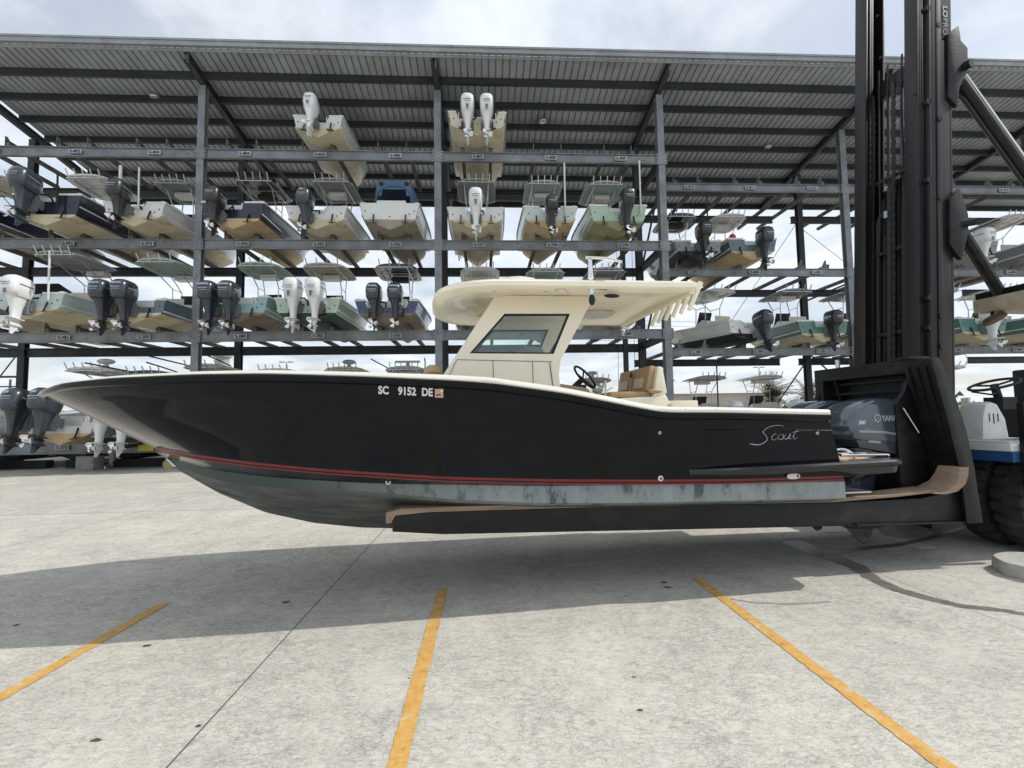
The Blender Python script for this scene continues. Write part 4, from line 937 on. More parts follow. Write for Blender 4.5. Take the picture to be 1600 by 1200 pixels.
mb.tube([c0-ax*.04, c0-ax*.32], .035, 8); mb.build('steering_wheel', black, boat)
mb = MB(); mb.prism([(5.80,2.0),(5.80,2.20),(6.0,2.17),(6.16,2.14),(6.22,2.0)], -.45, .45, 'y'); mb.build('helm_pod', mat('pod_tan', (.30,.24,.17), .5), boat, bevel=.02)
MB().box(Lp(6.08,.1,2.06), Lp(6.2,.25,2.2)).build('throttle', black, boat, bevel=.02)
# seats
seat = empty('helm_seat', (0,0,0)); seat.parent = boat
mb = MB(); mb.prism([(6.52,1.3),(6.52,2.02),(6.98,2.04),(7.08,2.08),(7.12,2.0),(7.10,1.3)], -.52, .52, 'y'); mb.prism([(6.93,2.03),(7.00,2.40),(7.06,2.39),(7.11,2.07)], -.52, .52, 'y'); mb.build('seat_shell', cream, seat, bevel=.02)
mb = MB(); mb.box((6.42,-.47,2.03),(6.92,.47,2.10)); mb.build('seat_cushion', tan, seat, bevel=.025)
for w0, w1 in ((.47,.02),(-.02,-.47)):
    mb = MB(); mb.prism([(6.86,2.10),(6.92,2.41),(7.0,2.41),(6.95,2.10)], -w0, -w1, 'y'); mb.build('back_cushion', tan, seat, bevel=.025)
    mb = MB(); mb.prism([(6.852,2.15),(6.875,2.27),(6.885,2.27),(6.86,2.15)], -(w0*.8+w1*.2), -(w0*.2+w1*.8), 'y'); mb.build('back_inset', tanl, seat, bevel=.004)
MB().disc((6.875, -.02, 2.33), .035, (-1,0,.15), .01, 16).build('seat_emblem', inkm, seat)
mb = MB(); mb.ell((6.95,-.52,2.10),(.09,.035,.03)); mb.build('arm_rest', tan, seat)
MB().tube([Lp(6.42,.3,2.0), Lp(6.42,.3,2.24)], .014, 8).build('seat_post', white, seat)
mb = MB(); mb.box((7.14,-.55,1.6),(7.48,.5,1.985)); mb.build('livewell_box', cream, boat, bevel=.015)
MB().ell(Lp(4.36,.25,2.33), (.11,.3,.1), pw=.6).build('forward_seat', tan, boat)
mb = MB(); mb.box(Lp(7.8,-.9,1.7), Lp(8.15,-.3,1.93)); 
for k in range(4): mb.box(Lp(7.84+.075*k,-.295,1.78), Lp(7.89+.075*k,-.29,1.88), 1)
mb.build('tackle_rack', [white, greyeng], boat)

# ---- engines of the main boat
def big_engine(w_, name_right=True):
    e = empty('outboard_engine', (9.42, -w_, 0)); e.parent = boat
    prof = [(0.03,1.47),(-.02,1.56),(-.02,1.66),(.02,1.77),(.10,1.87),(.21,1.94),(.36,1.985),(.55,2.00),(.74,1.985),(.87,1.93),(.95,1.84),(.985,1.72),(.97,1.56),(.93,1.43),(.70,1.385),(.4,1.40),(.15,1.43)]
    mb = MB(); rings = []
    for hw, sc, dz in ((-.27,.66,0),(-.268,.78,0),(-.255,.88,0),(-.225,.945,0),(-.17,.985,0),(-.08,1.,0),(.08,1.,0),(.17,.985,0),(.225,.945,0),(.255,.88,0),(.268,.78,0),(.27,.66,0)):
        cx, cz = .48, 1.66
        rings.append([(cx+(p[0]-cx)*sc, hw, cz+(p[1]-cz)*sc) for p in prof])
    mb.loft(rings, True, True); 
    cowl = mb.build('cowling', mat('cowl_blue_grey', (.075,.095,.125), .2, .35, coat=.9, var=.08, vscale=3), e, sharp=70)
    # lower pan
    mb = MB(); mb.prism([(.08,1.475),(.95,1.44),(.93,1.36),(.75,1.27),(.55,1.30),(.12,1.38)], -.262, .262, 'y'); mb.build('lower_pan', darkeng, e, bevel=.02)
    mb = MB(); mb.prism([(.12,1.565),(.45,1.55),(.96,1.475),(.96,1.50),(.45,1.578),(.12,1.59)], -.2655, -.2755, 'y'); mb.prism([(.20,1.60),(.45,1.59),(.20,1.608)], -.2655, -.2725, 'y'); mb.build('cowling_trim', mat('trim_grey', (.32,.36,.42), .3, .5), cowl)
    MB().prism([(.25,1.44),(.42,1.425),(.42,1.45),(.25,1.465)], -.263, -.268, 'y').build('warning_sticker', labm, cowl)
    MB().prism([(.58,1.865),(.75,1.885),(.97,1.86),(.93,1.825),(.75,1.835)], -.235, -.262, 'y').build('air_vent', black, cowl)
    vs, fs = text_verts('YAMAHA', .098, .003, 'LEFT', .002)
    MB().add([(.45+v[0]*.80, -.2765+v[2], 1.70+v[1]) for v in vs], fs).build('brand_text', alum, cowl)
    mb = MB(); mb.frame([(.39+.048*math.cos(a), 1.735+.048*math.sin(a)) for a in [k*math.pi/8 for k in range(16)]], [(.39+.038*math.cos(a), 1.735+.038*math.sin(a)) for a in [k*math.pi/8 for k in range(16)]], -.272, -.277)
    for k in range(3):
        a = math.pi/2+k*2.094; mb.bar((.39,-.276,1.735), (.39+.036*math.cos(a),-.276,1.735+.036*math.sin(a)), .004, .011, 0, (0,-1,0))
    mb.build('brand_emblem', alum, cowl)
    vs, fs = text_verts('300', .08, .003, 'LEFT', .002, .3)
    MB().add([(.115+v[0]*.8, -.2695+v[2], 1.665+v[1]*.8) for v in vs], fs).build('power_number', alum, cowl)
    mb = MB(); rings = []
    for hw, y0, y1, zz in ((.16,.1,.75,1.36),(.12,.15,.6,1.15),(.09,.2,.55,.9),(.075,.22,.52,.62),(.05,.25,.50,.50)):
        rings.append([((y0+y1)/2+(y1-y0)/2*math.sin(a), hw*math.cos(a), zz) for a in [k*math.pi/8 for k in range(16)]])
    mb.loft(rings); mb.box((-.25,-.16,.85),(.2,.16,1.32)); ms_ = mb.build('midsection', darkeng, e)
    mb = MB(); mb.tube([(0.02,0,.40),(.12,0,.40),(.35,0,.40),(.58,0,.40),(.66,0,.40)], [.015,.055,.075,.07,.05], 12); mb.box((.1,-.15,.54),(.72,.15,.56)); mb.prism([(.22,.56),(.55,.56),(.52,.40),(.2,.40)], -.03,.03,'y')
    mb.prism([(.10,.36),(.50,.36),(.42,.16),(.34,.14)], -.012, .012, 'y'); mb.build('gearcase', darkeng, ms_)
    mb = MB(); mb.tube([(.66,0,.40),(.80,0,.40),(.83,0,.40)], [.055,.045,.02], 12)
    for k in range(3):
        a = k*2.094+.6; c_, s_ = math.cos(a), math.sin(a); pts = []
        for (r_, tw, yy) in ((.04,.03,.72),(.12,.09,.73),(.17,.09,.75),(.20,.03,.78)):
            pts.append((yy-.04, r_*c_-tw*s_, .40+r_*s_+tw*c_)); pts.append((yy+.04, r_*c_+tw*s_, .40+r_*s_-tw*c_))
        mb.add(pts, [(0,1,3,2),(2,3,5,4),(4,5,7,6)])
    mb.build('propeller', greyeng, ms_)
    return e
big_engine(.40); big_engine(-.38)

# ================================================================== FORKLIFT (same local frame)
lift = tag(empty('marina_forklift', BOW, TH), 'tall black marina forklift holding the dark boat, with white operator deck and big tyres', 'forklift')
lblack = mat('lift_black', (.009,.0095,.0105), .42, 0, spec=.28, var=.3, vscale=3, dirt=(.038,.033,.03), dscale=3.5, damt=.55, stretch=(.6,1,1.2), bump=.15, bscale=20)
mastm = mat('mast_black', (.010,.010,.011), .38, .0, spec=.35, var=.35, vscale=1.2, dirt=(.05,.032,.024), dscale=.9, damt=.6, stretch=(4,4,.12))
padm = mat('wood_pad', (.27,.195,.135), .7, 0, var=.2, vscale=3, dirt=(.16,.11,.08), dscale=9, damt=.6, stretch=(.4,1,2.5), bump=.4, bscale=12)
MT = 9.6
def channel(w0, w1, s0, s1, z0, z1, op, name='mast_channel'):
    """upright channel, flanges front and back, web on one side"""
    mb = MB(); t_ = .035
    mb.box(Lp(s0, w0, z0), Lp(s0+t_, w1, z1)); mb.box(Lp(s1-t_, w0, z0), Lp(s1, w1, z1))
    wa = w1-t_ if op < 0 else w0
    mb.box(Lp(s0+t_, wa, z0), Lp(s1-t_, wa+t_, z1)); return mb
# near upright: outer channel, inner channel nested
channel(.27, .50, 10.60, 10.96, .4, MT, -1).build('mast_channel', mastm, lift, bevel=.006)
channel(.23, .42, 10.50, 10.60, .5, MT-.3, -1).build('inner_mast_channel', mastm, lift, bevel=.006)
MB().box(Lp(10.7,.501,.4), Lp(10.78,.515,MT)).build('mast_guide', mastm, lift, bevel=.004)
MB().box(Lp(10.961,.39,.4), Lp(11.01,.46,MT)).build('mast_guide', mastm, lift, bevel=.004)
channel(-.64, -.42, 10.62, 10.86, .4, MT, 1).build('mast_channel', mastm, lift, bevel=.006)
channel(-.60, -.40, 10.50, 10.60, .5, MT-.3, 1).build('inner_mast_channel', mastm, lift, bevel=.006)
MB().box(Lp(10.70,-.42,6.62), Lp(10.84,.27,6.86)).build('mast_crossmember', mastm, lift, bevel=.006)
# hydraulic cylinders, hoses and chains between the uprights
for w_, r_, z1 in ((-.20,.05,5.3),(.02,.06,5.35),(.17,.045,5.25)):
    MB().tube([Lp(10.75,w_,.6), Lp(10.75,w_,z1)], r_, 14).build('lift_cylinder', mastm, lift)
for w_ in (-.3, -.08, .22):
    MB().tube([Lp(10.8,w_,5.2), Lp(10.8,w_,6.7)], .022, 10).build('cylinder_rod', mat('greasy_rod', (.10,.10,.11), .3, .6), lift)
def chainhose(w_, s, z0, z1, r_, arc):
    mb = MB(); pts = [Lp(s, w_, z0)]; n = int((z1-z0)/.035); rr = [r_]
    for k in range(n): pts.append(Lp(s, w_, z0+(k+1)*.035)); rr.append(r_*(1.12 if k % 2 else .92))
    for k in range(1, 7):
        a = k*math.pi/12; pts.append(Lp(s, w_+arc*(1-math.cos(a)), z1+abs(arc)*math.sin(a))); rr.append(r_)
    mb.tube(pts, rr, 8); mb.build('ribbed_hose', black, lift)
chainhose(-.33, 10.66, 1.0, 4.6, .04, .14); chainhose(-.10, 10.62, 1.0, 5.0, .045, .1); chainhose(.13, 10.62, 1.0, 4.9, .035, .08); chainhose(-.26, 10.70, 1.0, 4.3, .03, .1)
for w_, s_ in ((-.36, 10.58), (-.02, 10.58), (.20, 10.56)):
    mb = MB(); z = .8; k = 0
    while z < 6.6:
        hw = .030 if k % 2 else .020; mb.box(Lp(s_, w_-hw, z), Lp(s_+.02, w_+hw, z+.075)); z += .06; k += 1
    mb.build('lift_chain', mastm, lift)
MB().box(Lp(10.80,-.42,.5), Lp(10.83,-.19,5.15)).build('dark_backing', lblack, lift, bevel=.01)  # dark plate added to close the see-through gap between the uprights
MB().box(Lp(10.84,.06,.5), Lp(10.87,.26,4.7)).build('dark_backing', lblack, lift, bevel=.01)  # second added dark plate, nearer side of the gap
for w_, z1, r2 in ((-.33, 5.0, .07), (-.10, 5.2, .085), (.13, 4.9, .075)):
    MB().tube([Lp(10.76, w_, .6), Lp(10.76, w_, z1-.15), Lp(10.76, w_, z1)], [r2, r2, r2*.6], 16).build('hose_sleeve', lblack, lift)
for w_, s_, r_ in ((-.15, 10.64, .012), (.08, 10.63, .014), (.16, 10.60, .01), (-.28, 10.62, .012)):
    MB().tube([Lp(s_, w_, .9)]+[Lp(s_+.008*math.sin(k*1.7+w_*9), w_+.01*math.sin(k*1.1), 1.5+k*.5) for k in range(12)], r_, 6).build('hydraulic_line', black, lift)
for z in (1.1, 2.9, 4.1, 5.2):
    MB().box(Lp(10.60,-.40,z), Lp(10.63,.24,z+.05)).build('hose_clamp', mastm, lift)
for z in [k*.62+1.2 for k in range(13)]:
    MB().disc(Lp(10.90,.505,z), .016, (0,-1,0), .012, 8).build('bolt', mastm, lift); MB().disc(Lp(10.595,.34,z), .016, (-1,0,0), .012, 8).build('bolt', mastm, lift)
MB().box(Lp(10.55,-.14,4.62), Lp(10.56,-.09,4.72)).build('hose_tag', labm, lift)
MB().box(Lp(10.92,.10,5.35), Lp(10.93,.25,6.6)).build('backing_plate', mat('bare_plate', (.5,.52,.53), .4), lift)
# rollers on near upright
for z in (7.35, 6.0, 4.9, 3.3, 2.9):
    MB().tube([Lp(10.60,.43,z), Lp(10.60,.50,z)], .045, 12).build('mast_roller', mastm, lift); MB().tube([Lp(10.74,.497,z-.25), Lp(10.74,.53,z-.25)], .04, 12).build('mast_roller', mastm, lift)
# mast lettering reading downwards
def mast_text(body, size, z0, bold):
    vs, fs = text_verts(body, size, bold, 'LEFT', .001)
    MB().add([Lp(10.82+v[1]*.8, .5115+v[2], z0-v[0]) for v in vs], fs).build('mast_lettering', mat('mast_ink', (.35,.36,.37), .5), lift)
MB().box(Lp(10.79,.501,6.9), Lp(10.95,.509,MT)).build('lettering_plate', mastm, lift)
mast_text('MARINA BULL', .15, 8.70, .001); mast_text('LO', .13, 7.40, .006); mast_text('PRO', .13, 7.22, .0)
# stay brackets and stays
def plate(pts, w0=.50, w1=.56, name='stay_bracket'):
    MB().prism(pts, -w0, -w1, 'y').build(name, lblack, lift, bevel=.008)
plate([(10.84,6.05),(10.84,6.95),(11.02,7.10),(11.05,6.88),(11.16,6.78),(11.16,6.45),(11.02,6.20),(10.98,5.92)])
plate([(10.84,4.0),(10.84,4.62),(11.0,4.78),(11.13,4.42),(11.13,4.2),(11.02,3.80),(10.96,3.85)])
MB().tube([Lp(11.12,.53,6.52), Lp(11.14,.62,6.52)], .06, 12).build('pivot_pin', lblack, lift)
MB().tube([Lp(11.46,.56,6.50), Lp(11.60,.56,6.36), Lp(13.3,.56,4.2)], [.06,.085,.085], 12).build('tilt_cylinder', lblack, lift)
MB().tube([Lp(11.55,.60,6.5), Lp(11.65,.62,6.43), Lp(13.32,.63,4.3)], .016, 6).build('hydraulic_hose', chrome, lift)
MB().tube([Lp(11.33,.58,6.10), Lp(11.45,.6,6.16), Lp(11.57,.62,6.08), Lp(12.9,.62,4.4)], .02, 6).build('hydraulic_hose', black, lift)
MB().tube([Lp(11.36,.56,4.35), Lp(12.15,.50,3.3)], [.075,.075], 10).build('support_strut', lblack, lift)
MB().tube([Lp(11.0,.5,4.3), Lp(11.16,.62,4.3)], .05, 12).build('pivot_pin', lblack, lift)
# carriage
mb = MB(); mb.box(Lp(10.22,.76,2.29), Lp(10.46,-.78,2.47)); mb.box(Lp(10.20,.80,2.46), Lp(10.5,.5,2.50)); mb.box(Lp(10.22,-.62,1.9), Lp(10.44,-.78,2.29)); mb.build('carriage_beam', lblack, lift, bevel=.008)
mb = MB(); mb.prism([(10.30,2.29),(10.46,2.29),(10.46,.45),(10.06,.45),(10.06,1.9),(10.2,2.05)], -.70, -.62, 'y'); mb.build('carriage_plate', lblack, lift, bevel=.01)
mb = MB(); mb.prism([(10.30,2.29),(10.46,2.29),(10.46,.45),(10.0,.45),(10.0,1.6)], .70, .78, 'y'); mb.build('carriage_plate', lblack, lift, bevel=.01)
mb = MB(); mb.box(Lp(10.47,.7,.35), Lp(10.495,-.7,2.3)); mb.box(Lp(10.30,.62,.4), Lp(10.46,-.7,.7)); mb.build('carriage_back', lblack, lift)
mb = MB()
for k, z in enumerate((2.24, 2.10)): mb.box(Lp(10.35,.6,z-.03), Lp(10.4,-.6,z+.0))
mb.build('carriage_bar', lblack, lift)
for w_ in (.5, .1, -.3): MB().disc(Lp(10.215, w_, 2.40), .02, (-1,0,0), .006, 10).build('bolt', black, lift)
MB().tube([Lp(10.12,.74,1.86), Lp(10.30,.76,1.55)], .010, 8).build('latch_rod', chrome, lift)
MB().tube([Lp(10.2,-.3,2.47), Lp(10.2,-.3,2.58)], .03, 10).build('valve', alum, lift)
# forks: profile in (s,z): tine + leaning shank
def fork(wc, ds=0.):
    f_ = empty('fork', (ds,0,0)); f_.parent = lift
    w0, w1 = wc-.13, wc+.13
    tine = [(3.96,.735),(3.96,.88),(4.3,.905),(6.5,.87),(8.8,.80),(9.95,.80),(10.5,.88),(10.70,.54),(10.66,.49),(9.0,.535),(7.0,.60),(4.45,.685)]
    mb = MB(); mb.prism(tine, -w0, -w1, 'y'); mb.build('tine', lblack, f_, bevel=.008)
    mb = MB(); mb.prism([(9.05,.535),(10.66,.495),(10.66,.515),(9.05,.556)], -(w1+.001), -(w1+.03), 'y'); mb.build('tine_edge', mastm, f_)
    mb = MB(); w2, w3 = wc-.20, wc+.2
    mb.prism([(10.14,2.42),(10.17,2.46),(10.27,2.44),(10.44,2.02),(10.57,1.58),(10.64,1.15),(10.70,.50),(10.48,.50),(10.44,1.1),(10.32,1.7)], -(w3-.02), -w3, 'y')
    mb.prism([(10.18,2.44),(10.25,2.43),(10.42,2.0),(10.55,1.56),(10.62,1.15),(10.68,.52),(10.52,.52),(10.48,1.1),(10.36,1.7)], -w2, -(w3-.021), 'y')
    mb.build('shank', lblack, f_, bevel=.006)
    for k in range(3):
        w_ = w2+.07+k*.11; MB().bar((10.20,-w_,2.36), (10.45,-w_,1.25), .016, .04).build('shank_rib', lblack, f_)
    # pads: wood liner on the tine, curled up the shank
    mb = MB(); top = [(3.90,.82),(3.90,.92),(4.05,.955),(5.0,.945),(6.5,.915),(8.8,.855),(9.6,.865),(10.16,.90),(10.22,.87),(9.6,.835),(8.8,.81),(6.5,.875),(4.3,.908),(3.99,.89),(3.95,.82)]
    mb.prism(top, -(w0-.02), -(w1+.02), 'y'); mb.build('tine_pad', padm, f_, bevel=.006)
    mb = MB(); rings = []
    for (sv, z, wl, wr) in ((10.06,.86,w2+.02,w3+.0),(10.22,.89,w2+.04,w3+.01),(10.33,.97,w2+.11,w3+.015),(10.37,1.06,w2+.15,w3+.018),(10.385,1.16,w2+.19,w3+.02)):
        rings.append([(sv, -wl, z), (sv+.0, -(wr-.04), z+.005), (sv+.02, -wr-.005, z), (sv+.13, -wr-.015, z-.01), (sv+.13, -wr+.005, z-.01), (sv+.03, -wr+.02, z-.01), (sv+.035, -wl, z-.012)])
    mb.loft(rings, True, True); mb.build('shank_pad', padm, f_)
    return f_
fork(.91); fork(-.66, .12)
# tyres
def tyre(s, w0, w1, r_=.80, z=.80):
    root = empty('wheel', (s, 0, z)); root.parent = lift
    mb = MB(); n = 96; rings = []
    wm = (w0+w1)/2; hw = (w1-w0)/2
    for k in range(n):
        a = k*2*math.pi/n; g = 0 if k % 4 in (0,) else .0
        sec = [(.42,-1),(.70,-1),(.90,-.98),(.975,-.86),(1.0,-.6),(1.003,0),(1.0,.6),(.975,.86),(.90,.98),(.70,1),(.42,1)]
        ring = []
        for q, (rr, ww) in enumerate(sec):
            rad = rr*r_
            if k % 4 == 0 and q in (2, 3, 4): rad -= .045
            if k % 4 == 2 and q in (6, 7, 8): rad -= .045
            ring.append((math.cos(a)*rad, -(wm+ww*hw), math.sin(a)*rad))
        rings.append(ring)
    rings.append(rings[0]); mb.loft(rings, False, False)
    mb.build('tyre', mat('tyre_rubber', (.028,.027,.025), .85, 0, var=.3, vscale=3, dirt=(.13,.115,.09), dscale=3, damt=.55, bump=.4, bscale=25), root, sharp=25)
    mb = MB(); mb.tube([Lp(0,w0+.12,0), Lp(0,w1-.12,0)], r_*.46, 28); mb.tube([Lp(0,w1-.13,0), Lp(0,w1-.02,0)], .12, 16); mb.build('rim', white, root)
tyre(12.14, .56, .97, .66, .66); tyre(12.14, .08, .49, .66, .66); tyre(12.14, -1.25, -.85, .66, .66); tyre(12.14, -1.75, -1.35, .66, .66)
tyre(16.6, .57, .95, .5, .5); tyre(16.6, -1.6, -1.2, .5, .5)
# chassis and operator deck
lwhite = mat('lift_white', (.66,.67,.65), .35, 0, var=.08, vscale=2, dirt=(.35,.32,.27), dscale=4, damt=.5)
lblue = mat('lift_blue', (.02,.07,.20), .35, 0, var=.15, vscale=4)
mb = MB(); mb.box(Lp(11.0,-1.2,.45), Lp(17,-.36,1.1)); mb.box(Lp(11.5,-1.7,.9), Lp(17.2,.1,1.18)); mb.box(Lp(11.1,-.6,.5), Lp(11.6,.3,.8)); mb.tube([Lp(12.14,.9,.66), Lp(12.14,-1.7,.66)], .12, 12); mb.build('chassis', lblack, lift, bevel=.02)
mb = MB(); mb.box(Lp(11.34,1.0,1.30), Lp(14.2,-.25,1.40)); mb.box(Lp(11.36,.98,1.40), Lp(11.42,-.2,1.43)); mb.build('operator_deck', lwhite, lift, bevel=.015)
MB().box(Lp(11.35,1.01,1.17), Lp(14.2,-.24,1.299)).build('deck_skirt', lblue, lift, bevel=.01)
mb = MB(); mb.prism([(11.60,1.42),(11.63,1.72),(11.69,1.90),(11.78,1.93),(11.88,1.90),(12.0,1.70),(12.04,1.42)], -.50, -.16, 'y'); mb.build('control_console', lwhite, lift, bevel=.04)
mb = MB()
for k in range(3): mb.box((11.72+.07*k, -.508, 1.66-.03*(k % 2)), (11.728+.07*k, -.501, 1.77))
mb.build('console_slot', black, lift)
mb = MB(); c0 = Vector(Lp(12.05,.35,2.17)); ax = Vector((-.3,0,.95)).normalized(); u = Vector((0,1,0)); v_ = ax.cross(u)
mb.tube([c0+(u*math.cos(a)+v_*math.sin(a))*.27 for a in [k*math.pi/14 for k in range(29)]], .019, 8)
for k in range(3):
    a = k*2.09; mb.tube([c0-ax*.02, c0+(u*math.cos(a)+v_*math.sin(a))*.26], .014, 6)
mb.tube([c0, c0-ax*.36], .05, 10); mb.box(c0-ax*.30-Vector((.13,.12,.06)), c0-ax*.26+Vector((.13,.12,.07))); mb.tube([c0-ax*.12, c0-ax*.12+Vector((-.24,-.1,-.03))], .012, 6); mb.tube([c0-ax*.16, c0-ax*.12+Vector((-.26,.12,.02))], .012, 6)
mb.build('steering_wheel', black, lift)
MB().box(Lp(11.44,1.02,.75), Lp(11.53,1.10,1.9)).build('cab_post', lblack, lift, bevel=.01)
mb = MB(); mb.box(Lp(12.5,.45,1.42), Lp(12.9,.0,1.86)); mb.box(Lp(12.86,.45,1.86), Lp(12.96,.0,2.4)); mb.build('operator_seat', black, lift, bevel=.03)
mb = MB(); mb.box(Lp(12.0,1.15,3.20), Lp(14.5,.2,3.38)); mb.build('canopy', mat('canopy_tan', (.46,.40,.30), .6, 0, var=.2, vscale=3, dirt=(.2,.16,.11), dscale=4, damt=.7), lift, bevel=.012)
mb = MB()
for k in range(30): mb.box(Lp(12.03+k*.07,1.12,3.38), Lp(12.045+k*.07,.22,3.47))
mb.box(Lp(12.02,1.13,3.46), Lp(14.2,1.10,3.48)); mb.build('canopy_grating', lblack, lift)
mb = MB(); mb.tube([Lp(12.15,.33,3.20), Lp(12.15,.33,3.12)], .02, 8); mb.tube([Lp(12.15,.33,3.13), Lp(12.165,.36,3.07)], [.13,.14], 18, 1); mb.build('work_lamp', [lblack, mat('rusty_disc', (.10,.065,.045), .8, var=.3, vscale=8)], lift)
# the mast stands tilted back
LEAN = ('mast_channel','inner_mast_channel','mast_guide','mast_crossmember','lift_cylinder','cylinder_rod','ribbed_hose','hose_tag','backing_plate','mast_roller','mast_lettering','dark_backing','hose_sleeve','lift_chain','hydraulic_line','hose_clamp','lettering_plate','stay_bracket','pivot_pin')
for o in list(lift.children):
    if o.type == 'MESH' and o.name.split('.')[0] in LEAN:
        for v in o.data.vertices: v.co.x += (v.co.z-2.4)*.078+.13; v.co.y -= .12

# ================================================================== concrete disc
pd = Vector((6.12, 5.25, 0)); mb = MB(); rr = random.Random(5); rings = []
offs = [rr.uniform(-.012, .012) for _ in range(40)]
for rad, z in ((.44,.0),(.445,.05),(.44,.12),(.425,.145),(.05,.15)):
    rings.append([(math.cos(k*math.pi/20)*(rad+offs[k]*(1 if rad > .3 else 0)), math.sin(k*math.pi/20)*(rad+offs[k]*(1 if rad > .3 else 0)), z) for k in range(40)])
mb.loft(rings); o = mb.build('concrete_disc', mat('disc_concrete', (.40,.39,.355), .9, 0, var=.18, vscale=5, dirt=(.16,.155,.14), dscale=4, damt=.6, bump=.6, bscale=30)); o.location = pd
tag(o, 'round chipped concrete slab lying on the yard at the right edge', 'concrete slab')

# ================================================================== far background
bld = tag(empty('warehouse', (22, 75, 0)), 'long low beige building far behind the boats, right of the seat', 'building')
wallm = mat('beige_wall', (.42,.39,.33), .8, 0, var=.1, vscale=.3); rfm = mat('pale_roof', (.55,.56,.55), .6)
MB().box((-12,0,0),(24,14,5.2)).build('wall', wallm, bld); MB().prism([(-.6,5.2),(14.6,5.2),(7,7.0)], -12.6, 24.6, 'x').build('roof', rfm, bld)
for k in range(6): MB().box((-10+k*5.6,-.03,.3),(-6.8+k*5.6,-.002,3.4)).build('door', mat('door_grey', (.3,.31,.32), .6), bld)
b2 = tag(empty('shed', (-30, 70, 0)), 'low white shed in the far distance left of the bow', 'building')
MB().box((-20,0,0),(16,10,4)).build('wall', white, b2); MB().prism([(-.5,4),(10.5,4),(5,5.6)], -20.5, 16.5, 'x').build('roof', rfm, b2)
def palm(X, Y, h, rad, label, seed):
    rr = random.Random(seed); r_ = tag(empty('palm_tree', (X, Y, 0)), label, 'palm tree', 'palm trees behind the boats')
    path = [(.05*math.sin(k), 0, h*k/8) for k in range(9)]
    MB().tube(path, [.24-.008*k for k in range(9)], 10).build('trunk', mat('palm_bark', (.16,.12,.08), .9, 0, var=.3, vscale=6, bump=.6), r_)
    mb = MB()
    for f_ in range(46):
        az = rr.uniform(0, 2*math.pi); el = rr.uniform(-.5, 1.35); L_ = rad*rr.uniform(.75, 1.1)
        d = Vector((math.cos(az)*math.cos(el), math.sin(az)*math.cos(el), math.sin(el))); p = Vector((0,0,h)); pts = [p.copy()]
        for k in range(9):
            p = p+d*L_/9; d = (d+Vector((0,0,-.13))).normalized(); pts.append(p.copy())
        mi = rr.choice((0,0,1))
        for k in range(1, 10):
            q = pts[k]; dd = (pts[k]-pts[k-1]).normalized(); sd = dd.cross(Vector((0,0,1))).normalized()
            for sg in (-1, 1):
                for m_ in range(2):
                    base = pts[k-1].lerp(q, m_*.5+.25); tip = base+(sd*sg*.75+dd*.75+Vector((0,0,rr.uniform(-.4,.05)))).normalized()*rad*.30*(1.1-.06*k)
                    mb.add([base-dd*.035, base+dd*.035, tip], [(0,1,2)], mi)
    mb.build('crown', [mat('palm_leaf', (.045,.075,.025), .5), mat('palm_leaf_dry', (.10,.10,.04), .6)], r_)
p = at(1205, 600, 36); palm(p.x, 36, 3.0, 2.2, 'bushy palm tree left of the lift carriage', 1)
p = at(1262, 600, 38); palm(p.x, 38, 3.1, 2.0, 'palm tree partly hidden behind the lift carriage', 2)
p = at(932, 600, 33); palm(p.x, 33, 2.6, 1.7, 'palm seen behind the steering wheel and tan seat', 3)
p = at(1098, 615, 40); palm(p.x, 40, 1.6, 1.2, 'small low palm left of the cream framed boat', 4)
polem = mat('pole_grey', (.35,.36,.36), .6); poled = mat('pole_wood', (.10,.08,.06), .9)
def lamp_post(px, Y, h, label):
    p = at(px, 600, Y); r_ = tag(empty('light_pole', (p.x, Y, 0)), label, 'light pole')
    MB().tube([(0,0,0),(0,0,h)], [.14,.08], 8).build('pole', polem, r_); MB().box((-.9,-.2,h),(-.2,.2,h+.14)).build('lamp_head', polem, r_); MB().box((.2,-.2,h),(.9,.2,h+.14)).build('lamp_head', polem, r_)
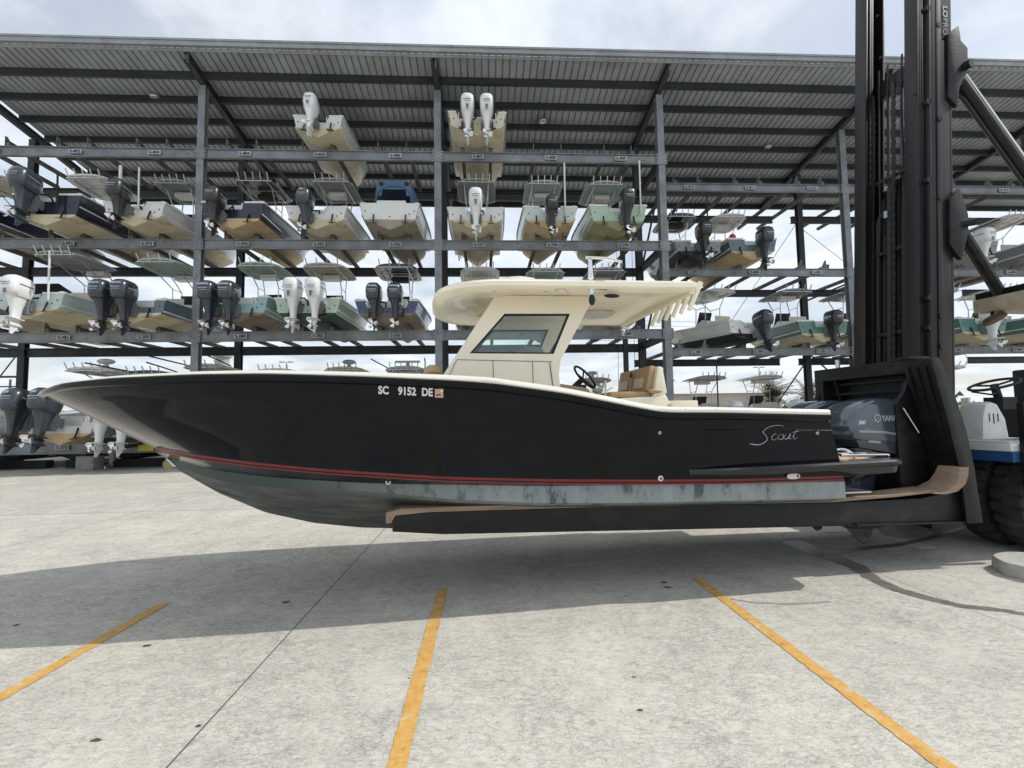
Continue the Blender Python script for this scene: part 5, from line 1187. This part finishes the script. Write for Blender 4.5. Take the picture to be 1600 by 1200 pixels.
lamp_post(1187, 80, 9.6, 'distant double headed light pole above the beige building')
lamp_post(447, 70, 10, 'thin light pole above the dark boat left of the cream top')
def util_pole(px, Y, h, label):
    p = at(px, 600, Y); r_ = tag(empty('utility_pole', (p.x, Y, 0)), label, 'utility pole')
    MB().tube([(0,0,0),(0,0,h)], [.17,.11], 8).build('pole', poled, r_); MB().box((-1.3,-.06,h-.9),(1.3,.06,h-.75)).build('crossarm', poled, r_); MB().box((-.9,-.06,h-2.1),(.9,.06,h-1.95)).build('crossarm', poled, r_)
    return p
util_pole(16, 60, 7.2, 'distant wooden utility pole at the left edge under the rack')
util_pole(1720, 70, 15, 'utility pole just past the right edge carrying the power lines')
mb = MB()
for k in range(5):
    z = 15.2-k*.75; pts = []
    for i in range(25):
        u = i/24; pts.append((-4+u*95, 72, z+3*(u-.5)**2-.4-.02*k+ (1-u)*1.5))
    mb.tube(pts, .022, 4)
tag(mb.build('power_lines', black), 'thin black power lines crossing the sky behind the right rack', 'power lines')
p = at(348, 560, 45); r_ = tag(empty('white_tank_column', (p.x, 45, 0)), 'pale round column standing behind the left rack column', 'column')
MB().tube([(0,0,0),(0,0,7.6)], .55, 16).build('shaft', polem, r_); MB().tube([(0,0,7.6),(0,0,7.8)], .75, 16).build('cap', polem, r_)
# low hedge line / far trees at the horizon
mb = MB(); rr = random.Random(9)
for k in range(5200):
    X = rr.uniform(-130, 170); Y = rr.uniform(105, 125); hh = 3.2+1.6*math.sin(X*.13)+1.1*math.sin(X*.41+2)
    z = rr.uniform(0, max(.8, hh)); s = rr.uniform(.5, 1.1); a = rr.uniform(0, 6.28); c_, s_ = math.cos(a)*s, math.sin(a)*s
    mb.add([(X-c_, Y-s_*.5, z-s*.3), (X+c_, Y+s_*.5, z-s*.2), (X+s_*.4, Y, z+s*.8)], [(0,1,2)], k % 2)
tag(mb.build('far_trees', [mat('far_leaf', (.05,.075,.035), .8), mat('far_leaf_b', (.08,.10,.05), .8)]), 'low dark tree line on the far horizon', 'trees', kind='stuff')
